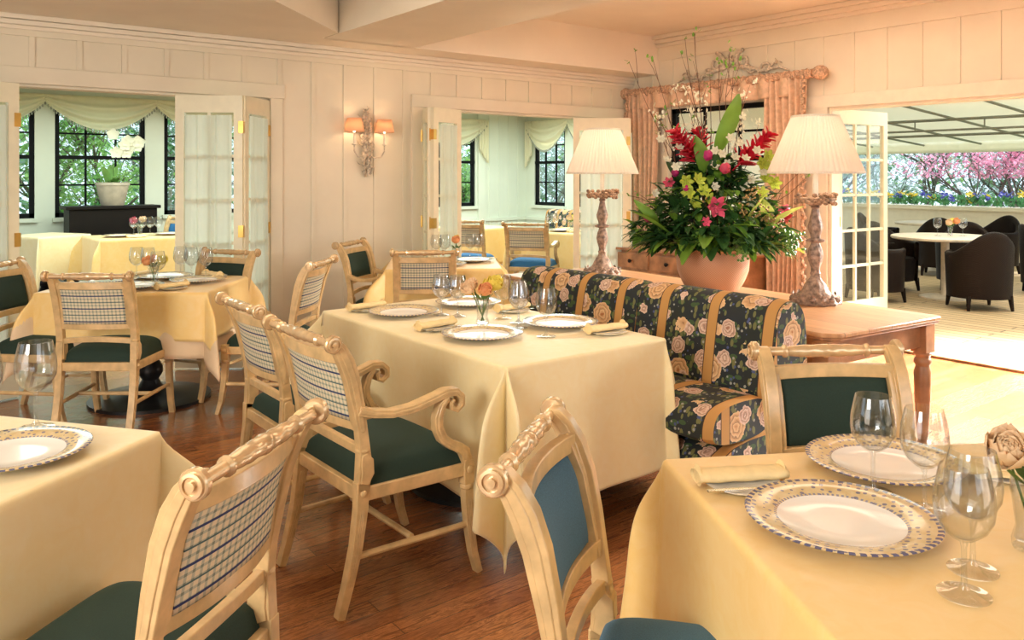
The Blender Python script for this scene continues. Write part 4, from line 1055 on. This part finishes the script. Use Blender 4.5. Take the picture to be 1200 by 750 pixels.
# ------------------------------------------------------------------ sconce
r = empty('wall_sconce', (3.31, YB-.012, 1.44)); tag(r, 'carved whitewashed sconce with two small pink shades on the back wall', 'wall lamp')
m = MB(); rg = random.Random(5)
for k in range(46):
    t = k/45; w = .075*(sin(pi*(t*.85+.12))**.8)*(1.15 if t > .62 else .75); side_ = -1 if k % 2 else 1
    c = (side_*w*rg.uniform(.1, .8), -.02-rg.uniform(0, .03), .02+t*.54)
    for j in range(3): petal(m, c, R3(rg.uniform(0, 6.3), rg.uniform(-.5, .9)), rg.uniform(.035, .065), rg.uniform(.018, .035), .9)
    m.ball(c, rg.uniform(.009, .016), n=7)
m.tube([(0, -.01, 0), (.01, -.02, .15), (-.015, -.02, .3), (.01, -.02, .45), (0, -.02, .55)], [.008, .015, .02, .022, .012], 8)
m.build('carved_plaque', PLASTER, r, sharp=180, solid=.004)
for s in (-1, 1):
    MB().tube([(0, -.03, .22), (s*.05, -.07, .16), (s*.11, -.09, .17), (s*.145, -.09, .22), (s*.145, -.09, .27)], .006, 8).build('arm', PLASTER, r)
    MB().lathe([(.0, .27), (.022, .275), (.024, .28), (.01, .283), (.009, .283), (.009, .38)], 14, (s*.145, -.09, 0)).build('candle', CANDLE, r)
    MB().lathe([(.086, .385), (.060, .50)], 40, (s*.145, -.09, 0), caps=False, mod=lambda a, k, z: 1+.012*sin(a*20)).build('shade', SCSHADE, r, solid=.002)
    MB().ball((s*.145, -.09, .40), .013, (1, 1, 1.6), 10).build('bulb', BULB, r)
    l = light('sconce_light', 'POINT', (s*.145, -.09, .43), 1.3, (1, .66, .38), .02); l.parent = r

# ------------------------------------------------------------------ curtains, rod and carved plaque at the right window
r = empty('curtain_rod', (XR-.12, 5.2, 2.36)); tag(r, 'ruched peach curtain rod with round finials above the right window', 'curtain rod')
m = MB(); m.lathe([(.040+.006*sin(k*2.1)+.004*sin(k*5.3), -1.12+2.24*k/150) for k in range(151)], 20, axis='y', mod=lambda a, k, z: 1+.1*sin(a*5+z*40)); m.build('rod', FRINGE, r)
for s in (-1, 1):
    MB().ball((0, s*1.19, 0), .065, (1, 1.15, 1), 16).build('finial', FRINGE, r)
for yy in (-1.0, 1.0): MB().box(-.01, .11, yy-.012, yy+.012, -.015, .015).build('bracket', FRINGE, r)
def drape(name, y0, y1, label, folds=9, seed=1):
    rt = empty(name, (XR-.12, 0, 0)); tag(rt, label, 'curtain')
    MB().grid(120, 24, lambda u, v: (.035*sin(u*folds*2*pi+sin(v*3)*.3)*(1-.3*v)-.005, y0+(y1-y0)*u+.02*sin(v*4+u*5), .02+2.36*v)).build('curtain_panel', DRAPE, rt, sharp=180, solid=.004)
    e = MB(); ye = y0-.01 if seed == 1 else y1+.01
    for k in range(70): e.ball((-.045+.012*sin(k*1.9), ye+.012*cos(k*1.9), .05+2.28*k/69), .020, (1, 1, 1.1), 7)
    e.build('bobble_trim', FRINGE, rt)
    return rt
drape('curtain', 4.16, 4.56, 'peach curtain with rope trim between the right window and the deck doors', 7, 1)
drape('curtain', 5.92, 6.32, 'peach curtain in the corner left of the right window', 6, 2)
m = MB()
m.grid(140, 6, lambda u, v: (.03*sin(u*60), 4.2+2.1*u, 2.17+.19*v)); o = m.build('curtain_valance', DRAPE, None, sharp=180, solid=.003); o.location = (XR-.13, 0, 0); tag(o, 'narrow gathered peach valance hanging from the ruched rod', 'valance')
r = empty('carved_ornament', (XR-.03, 5.05, 2.50)); tag(r, 'carved scrolling cream ornament on the wall above the right window', 'wall ornament')
m = MB()
def spiral(cy, cz, r0, turns, sgn, start=0, w=.011):
    pts = []
    for k in range(26):
        t = k/25; a = start+sgn*turns*2*pi*t; rr = r0*(1-t*.85); pts.append((0, cy+cos(a)*rr, cz+sin(a)*rr))
    m.tube(pts, [w*1.6*(1-.4*k/25) for k in range(26)], 6)
for s in (-1, 1):
    spiral(s*.16, .08, .10, 1.2, s, pi/2); spiral(s*.42, -.03, .06, 1.2, -s, 0, .008); spiral(s*.26, -.02, .05, 1.1, s, 1, .008)
    m.tube([(0, s*.05, .03), (0, s*.2, .0), (0, s*.38, -.05), (0, s*.56, -.03), (0, s*.66, -.07)], [.024, .020, .016, .013, .006], 6)
    for k in range(9): c = (-.005, s*(.08+.065*k), .02*sin(k)-.02); petal(m, c, Matrix.Rotation(s*k, 3, 'X') @ R3(pi/2*s, .5), .06, .03, .5)
m.ball((0, 0, .08), .04, (.5, 1, 1), 10)
for k in range(8): petal(m, (-.01, 0, .08), Matrix.Rotation(k*pi/4, 3, 'X') @ R3(pi/2, .2), .07, .035, .4)
m.build('scrollwork', PLASTER, r, sharp=180, solid=.006)
# pine chest under the right window
r = empty('pine_chest', (6.28, 5.35, 0)); tag(r, 'pine chest of drawers under the right window behind the flowers', 'chest')
MB().box(-.22, .30, -.75, .75, .06, .68).build('body', PINEL, r, bevel=.004); MB().box(-.25, .32, -.78, .78, .68, .705).build('top', PINEL, r, bevel=.004)
for k in range(3):
    for z in (.14, .32, .50):
        d = MB().box(-.235, -.215, -.72+.49*k, -.26+.49*k, z, z+.155).build('drawer', PINEL, r, bevel=.004)
        MB().lathe([(.008, 0), (.008, -.015), (.019, -.022), (.019, -.032), (.008, -.038)], 12, (-.235, 0, 0), axis='x').build('knob', BLACKF, d).location = (0, -.49+.49*k, z+.078)
for a in (-.18, .26):
    for b in (-.7, .7): MB().box(a-.03, a+.03, b-.03, b+.03, 0, .06).build('foot', PINEL, r)

# ------------------------------------------------------------------ sunroom swags, stand and orchid
def swag(name, p0, p1, label, drop=.45, top=2.50, tails=(0, 0)):
    p0, p1 = Vector(p0), Vector(p1); L = (p1-p0).length; rt = empty(name, (p0.x, p0.y, 0), atan2(p1.y-p0.y, p1.x-p0.x)); tag(rt, label, 'valance', 'swag valances of the sunroom')
    def fn(u, v):
        s = sin(pi*u); z = top-v*(.10+(drop-.10)*s**.9)
        return (L*u, -.06-.06*s*(1-abs(2*v-1))-.035*sin(v*20+.8*s)*s**.6*min(1, v*4)-.010*sin(u*70)*max(0, 1-v*2.2), z)
    MB().grid(60, 30, fn).build('swag', SWAG, rt, sharp=180, solid=.003)
    b = MB()
    for k in range(44):
        q = fn(k/43, 1); b.ball((q[0], q[1], q[2]-.02), .012, (1, 1, 1.8), 6)
    b.build('bead_fringe', IRON if False else plain('grey_green_beads', (.35, .38, .30), .5), rt)['kind'] = 'stuff'
    for sd in (0, 1):
        if tails[sd]:
            x0 = 0 if sd == 0 else L-.16
            MB().grid(24, 10, lambda u, v: (x0+.20*u-.02, -.07-.02*sin(u*20), top-(.04+tails[sd]*(1-.35*(u if sd == 0 else 1-u)))*v)).build('tail', SWAG, rt, sharp=180, solid=.003)
    return rt
swag('swag_valance', (.3, YS-.02), (1.62, YS-.02), 'leftmost cream swag valance, cut by the door edge')
swag('swag_valance', (1.62, YS-.02), (2.97, YS-.02), 'middle cream swag valance above the orchid')
swag('swag_valance', (2.97, YS-.02), (4.32, YS-.02), 'cream swag valance left of the folded glass door')
swag('swag_valance', (7.1, YS-.02), (8.62, YS-.02), 'cream swag with tail seen through the middle doors', .5, 2.46, (0, .75))
swag('swag_valance', (XS-.02, 11.9), (XS-.02, 10.74), 'cream swag with long tail beside the left table lamp', .55, 2.46, (.85, 0))
swag('swag_valance', (XS-.02, 10.74), (XS-.02, 9.6), 'cream swag partly hidden by the left lampshade', .55, 2.46, (.0, 0))
r = empty('host_stand', (2.32, 11.55, 0), .02); tag(r, 'black panelled service stand below the orchid', 'stand')
MB().box(-.52, .52, -.18, .18, .04, 1.02).build('body', BLACKF, r, bevel=.005); MB().box(-.56, .56, -.21, .21, 1.02, 1.06).build('top', BLACKF, r, bevel=.005)
for a in (-.47, .47):
    for b in (-.14, .14): MB().box(a-.03, a+.03, b-.03, b+.03, 0, .04).build('foot', BLACKF, r)
r = empty('potted_orchid', (2.33, 11.52, 1.061)); tag(r, 'white orchid in a pale clay pot on the black stand', 'plant')
MB().lathe([(0, 0), (.13, 0), (.14, .01), (.195, .26), (.205, .262), (.205, .30), (.188, .30), (.185, .27), (0, .27)], 32).build('pot', TERRA, r); MB().lathe([(0, .28), (.18, .28)], 24).build('soil', SOIL, r)
m = MB(); rg = random.Random(9)
for k in range(9): leafblade(m, (rg.uniform(-.08, .08), rg.uniform(-.05, .05), .28), rg.uniform(0, 6.3), rg.uniform(.5, 1.3), .28, .085, .7)
m.build('leaves', LEAFG, r, sharp=180)
MB().tube([(.02, 0, .28), (.0, 0, .6), (.04, -.02, .80), (.18, -.03, .92), (.40, -.03, .86)], [.006, .006, .005, .004, .002], 6).build('stem', STEM, r)
for k in range(11):
    m = MB(); p = Vector((rg.uniform(-.05, .32), -.06+rg.uniform(-.02, .02), rg.uniform(.66, .95)))
    q0 = Vector((-.2, -1, .1)).to_track_quat('Z', 'Y').to_matrix()
    for i in range(5): petal(m, p, q0 @ R3(2*pi*i/5+.3, .15), .085, .075, .1)
    m.build('blossom', WHT, r, sharp=180)

# ------------------------------------------------------------------ deck
struct('floor_deck', MB().box(XR+.13, 15.2, -6, 12, -.06, -.004), DECK)
struct('wall_parapet', MB().box(14.5, 14.9, -6, 12, 0, .86).box(14.42, 14.98, -6, 12, .86, .92), WHITE)
r = empty('awning', (0, 0, 0)); tag(r, 'cream canvas awning on a metal frame over the deck', 'awning')
def az_(x): return 2.62-(x-6.78)*.075
m = MB(); m.add([(6.78, -2, az_(6.78)), (14.6, -2, az_(14.6)), (14.6, 9, az_(14.6)), (6.78, 9, az_(6.78))], [(0, 1, 2, 3)])
m.build('canvas', AWN, r, solid=.006)
m = MB(); m.grid(160, 3, lambda u, v: (14.62+.01*sin(u*300), -2+11*u, az_(14.6)-.20*v+.01)); m.build('valance', AWN, r, sharp=180, solid=.004)
for k in range(12):
    y = -1.6+k*.95; MB().tube([(6.8, y, az_(6.8)-.05), (14.6, y, az_(14.6)-.05)], .018, 6).build('rafter', METALG, r)
for x in (7.4, 8.5, 9.6, 11.3, 13.0): 
    MB().tube([(x, -2, az_(x)-.08), (x, 9, az_(x)-.08)], .022, 6).build('crossbar', METALG, r)
MB().tube([(11.3, 1, az_(11.3)-.22), (11.3, 9, az_(11.3)-.22)], .016, 6).build('crossbar', METALG, r)
for k in range(10): y = 1+k*.9; MB().tube([(11.3, y, az_(11.3)-.22), (11.3, y, az_(11.3)-.08)], .010, 6).build('hanger', METALG, r)
for y in (-1.9, 3.0, 8.9): MB().tube([(14.3, y, 0), (14.3, y, az_(14.3))], .03, 8).build('post', WHITE, r)
def wicker_chair():
    r = empty('wicker_armchair'); H0 = .84
    def top(a):  # a: 0 front-left .. .5 back .. 1 front right
        t = abs(a-.5)*2; return .60+(H0-.60)*(0.5+0.5*cos(pi*min(1, t/.62)))+.015*max(0, t-.7)
    def ring(a, z):
        th = -pi*.42+ (2*pi*.92)*a + pi*.0
        ang = pi/2+ (a-.5)*-2*pi*.80 + pi     # back at -y
        fl = 1+.10*(z/H0)
        return (.315*fl*cos(ang-0), .30*fl*sin(ang)*(1.0), z)
    def outer(u, v): z = .13+(top(u)-.13)*v; x, y, zz = ring(u, z); return (x, y, z)
    def inner(u, v): z = top(u)-(top(u)-.40)*v; x, y, zz = ring(u, z); return (x*.84, y*.84, z)
    m = MB().grid(48, 14, outer); m.grid(48, 8, inner); m.grid(48, 3, lambda u, v: tuple(Vector(outer(u, 1)).lerp(Vector(inner(u, 0)), v)+Vector((0, 0, .018*sin(pi*v)))))
    for uu in (0, 1): m.grid(1, 6, lambda u, v: tuple(Vector(outer(uu, v)).lerp(Vector((outer(uu, v)[0]*.84, outer(uu, v)[1]*.84, outer(uu, v)[2])), u)))
    m.build('shell', WICKER, r, sharp=60)
    MB().lathe([(0, .13), (.27, .13), (.29, .38), (.27, .42), (0, .43)], 28).build('seat', WICKER, r)
    for a in (-1, 1):
        for b in (-1, 1): MB().tube([(a*.22, b*.20, .16), (a*.235, b*.22, 0)], [.03, .016], 8).build('leg', WICKER, r)
    MB().grid(24, 6, lambda u, v: tuple(Vector(outer(u*.9+.05, 1))+Vector((0, 0, .006)))).build('rim', WICKER, r) if False else None
    return r
wp = wicker_chair()
def wch(x, y, fx, fy, label): 
    o = inst(wp, (x, y, -.003), facing(fx, fy), label, 'chair', None); o['group'] = 'dark wicker armchairs on the deck'; return o
wch(9.49, 3.92, .62, .78, 'nearest dark wicker armchair on the deck, its high back to the viewer')
wch(9.15, 4.92, .9, -.45, 'dark wicker armchair beside the open door leaf on the deck')
wch(10.15, 5.25, -.3, -1, 'dark wicker armchair behind the left side of the deck table')
wch(10.85, 4.65, -1, -.3, 'dark wicker armchair behind the right side of the deck table')
wch(12.6, 6.7, .3, -1, 'far dark wicker armchair at the left by the white parapet')
wch(12.2, 5.55, .9, .3, 'far dark wicker armchair in the middle by the white parapet')
wch(13.1, 5.2, -.9, .3, 'far dark wicker armchair right of the deck flowers by the parapet')
wch(11.3, 3.85, .6, -.8, 'dark wicker armchair at the right edge of the deck view')
def deck_table(x, y, rad, label):
    r = empty('deck_table', (x, y, -.004)); tag(r, label, 'table')
    MB().lathe([(0, .70), (rad, .70), (rad+.01, .71), (rad+.01, .73), (rad, .735), (0, .735)], 48).build('tabletop', STONE, r)
    MB().lathe([(0, 0), (.28, 0), (.28, .015), (.06, .04), (.045, .06), (.045, .70)], 32).build('pedestal', METALG if False else STONE, r)
deck_table(9.98, 4.50, .58, 'round stone topped table on the deck with flowers')
deck_table(12.75, 5.9, .55, 'farther round table on the deck near the parapet')
deck_table(11.9, 3.5, .55, 'round deck table at the right edge of the doorway')
for xy, l in (((9.92, 4.56), 'left wine glass on the deck table'), ((10.12, 4.36), 'right wine glass on the deck table')): P_(wine_p, xy, l, 'glass', z=.732)
small_vase((10.02, 4.46, .732), [(-.04, .0, .15, .05, PEACH), (.04, .0, .16, .05, YELLOW), (.0, -.05, .17, .05, ORANGE)], 'vase of yellow and peach flowers on the deck table')
# planting on the parapet
r = empty('planter_flowers', (14.7, 0, .92)); tag(r, 'row of pansies and greenery planted along the white parapet', 'plants'); rg = random.Random(31)
m = MB(); f1 = MB(); f2 = MB()
for k in range(1500):
    p = (rg.gauss(0, .08), 2+rg.uniform(0, 7), rg.uniform(0, .14)); petal(m, p, R3(rg.uniform(0, 6.3), rg.uniform(.2, 1.3)), .08, .05, .4)
for k in range(60):
    q = f1 if k % 2 else f2; c = Vector((-.08+rg.gauss(0, .05), 2+rg.uniform(0, 7), .13+rg.uniform(0, .06)))
    for j in range(6): petal(q, c+Vector([rg.gauss(0, .03) for _ in range(3)]), R3(rg.uniform(0, 6.3), .4), .07, .07, .3)
m.build('greenery', LEAFD, r, flat=True)['kind'] = 'stuff'; f1.build('yellow_pansies', YELLOW, r, flat=True)['kind'] = 'stuff'; f2.build('blue_pansies', BLUEF, r, flat=True)['kind'] = 'stuff'

# ------------------------------------------------------------------ garden trees
struct('ground', MB().box(-30, 60, -25, 60, -1.3, -1.2), LAWN)
def tree(name, x, y, h, spread, leafmat, label, nl=2600, lsz=.14, bark=BARK, seed=1, z0=-1.2, zmin=-9):
    rg = random.Random(seed); r = empty(name, (x, y, z0)); tag(r, label, 'tree', None); tips = []
    mb = MB()
    def grow(p, d, L, rad, lev):
        pts = [p]; q = p.copy(); dd = d.copy()
        for k in range(5):
            dd = (dd+Vector((rg.gauss(0, .16), rg.gauss(0, .16), rg.gauss(.03, .08)))).normalized(); q = q+dd*L/5; pts.append(q.copy())
            if lev >= 1: tips.append(q.copy())
        mb.tube(pts, [rad*(1-.55*k/5) for k in range(6)], 6 if lev else 8)
        if lev < 3:
            for j in range(4 if lev < 2 else 3):
                a = rg.uniform(0, 2*pi); e = rg.uniform(.15, .95); i = rg.randint(2, 5)
                nd = (dd*.5+Vector((cos(a)*cos(e), sin(a)*cos(e), sin(e)*.8))).normalized(); grow(pts[i], nd, L*rg.uniform(.5, .75), rad*.45, lev+1)
    for j in range(2): grow(Vector((j*.2, 0, 0)), Vector((rg.uniform(-.25, .25), rg.uniform(-.25, .25), 1)).normalized(), h*.5, h*.018, 0)
    mb.build('trunk', bark, r)
    lf = MB()
    for k in range(nl):
        t = rg.choice(tips); p = t+Vector([rg.gauss(0, .30*spread) for _ in range(3)])
        if p.z < zmin: continue
        a, e, s = rg.uniform(0, 6.3), rg.uniform(-.8, .8), lsz*rg.uniform(.6, 1.3); R = R3(a, e)
        lf.add([p+R @ Vector(v) for v in ((-s, 0, 0), (0, -s*.45, .1*s), (s, 0, 0), (0, s*.45, .1*s))], [(0, 1, 2, 3)])
    lf.build('foliage', leafmat, r, flat=True)['kind'] = 'stuff'
    return r
kinds = [('bright green leafy', LEAFG), ('dark green', LEAFD), ('bluish green loose', LEAFB)]
k = 0
for (x, y, h, kd, where) in ((-1.4, 15.6, 4.6, 1, 'at the far left of the garden'), (2.2, 15.4, 4.6, 0, 'behind the orchid window'), (5.9, 15.6, 4.6, 2, 'behind the window beside the folded door'), (.4, 19.6, 5, 2, 'farther off behind the orchid window'), (4.6, 19.8, 5, 1, 'farther off behind the sunroom'),
                     (9.6, 15.8, 4.6, 0, 'beyond the middle doors'), (9.4, 20.0, 5, 1, 'far beyond the corner of the sunroom'), (13.4, 13.2, 4.4, 2, 'outside the side window of the sunroom'), (14.0, 17.4, 5, 2, 'far outside the side window of the sunroom')):
    k += 1; tree('garden_tree', x, y, h, .6, kinds[kd][1], '%s tree %s' % (kinds[kd][0], where), 6200, .060, PALEB if k % 2 else BARK, seed=k)
for (x, y, h, kd, where) in ((18.3, 10.9, 4.6, 2, 'behind the open door leaf of the deck'), (21.8, 8.6, 5, 2, 'left behind the parapet'), (22.6, 4.6, 5, 0, 'right behind the parapet'), (26.2, 12.4, 6, 2, 'far left beyond the deck'), (27.5, 7.0, 6, 0, 'farthest beyond the deck')):
    k += 1; tree('garden_tree', x, y, h, .7, kinds[kd][1], '%s tree %s' % (kinds[kd][0], where), 5200, .060, BARK, seed=k)
tree('blossom_tree', 18.0, 6.8, 4.6, .5, BLOSSOM, 'pink blossoming tree behind the white parapet', 5000, .07, BARK, seed=77, zmin=2.6)
# a distant wooded slope
rg = random.Random(41); m = MB()
for k in range(20000):
    if k < 11000: x = rg.uniform(-8, 24); y = 26+rg.gauss(0, .6)
    else: y = rg.uniform(-4, 24); x = 34+rg.gauss(0, .6)
    z = -1.2+rg.random()**1.1*7.5; s = rg.uniform(.10, .26); R = R3(rg.uniform(0, 6.3), rg.uniform(-1, 1)); p = Vector((x, y, z))
    m.add([p+R @ Vector(v) for v in ((-s, 0, 0), (0, -s*.6, .1*s), (s, 0, 0), (0, s*.6, .1*s))], [(0, 1, 2, 3)], k % 3)
o = m.build('woodland', [LEAFG, LEAFD, LEAFB], None, flat=True); tag(o, 'dense green woodland closing the view behind the garden', 'woods', None, 'stuff')
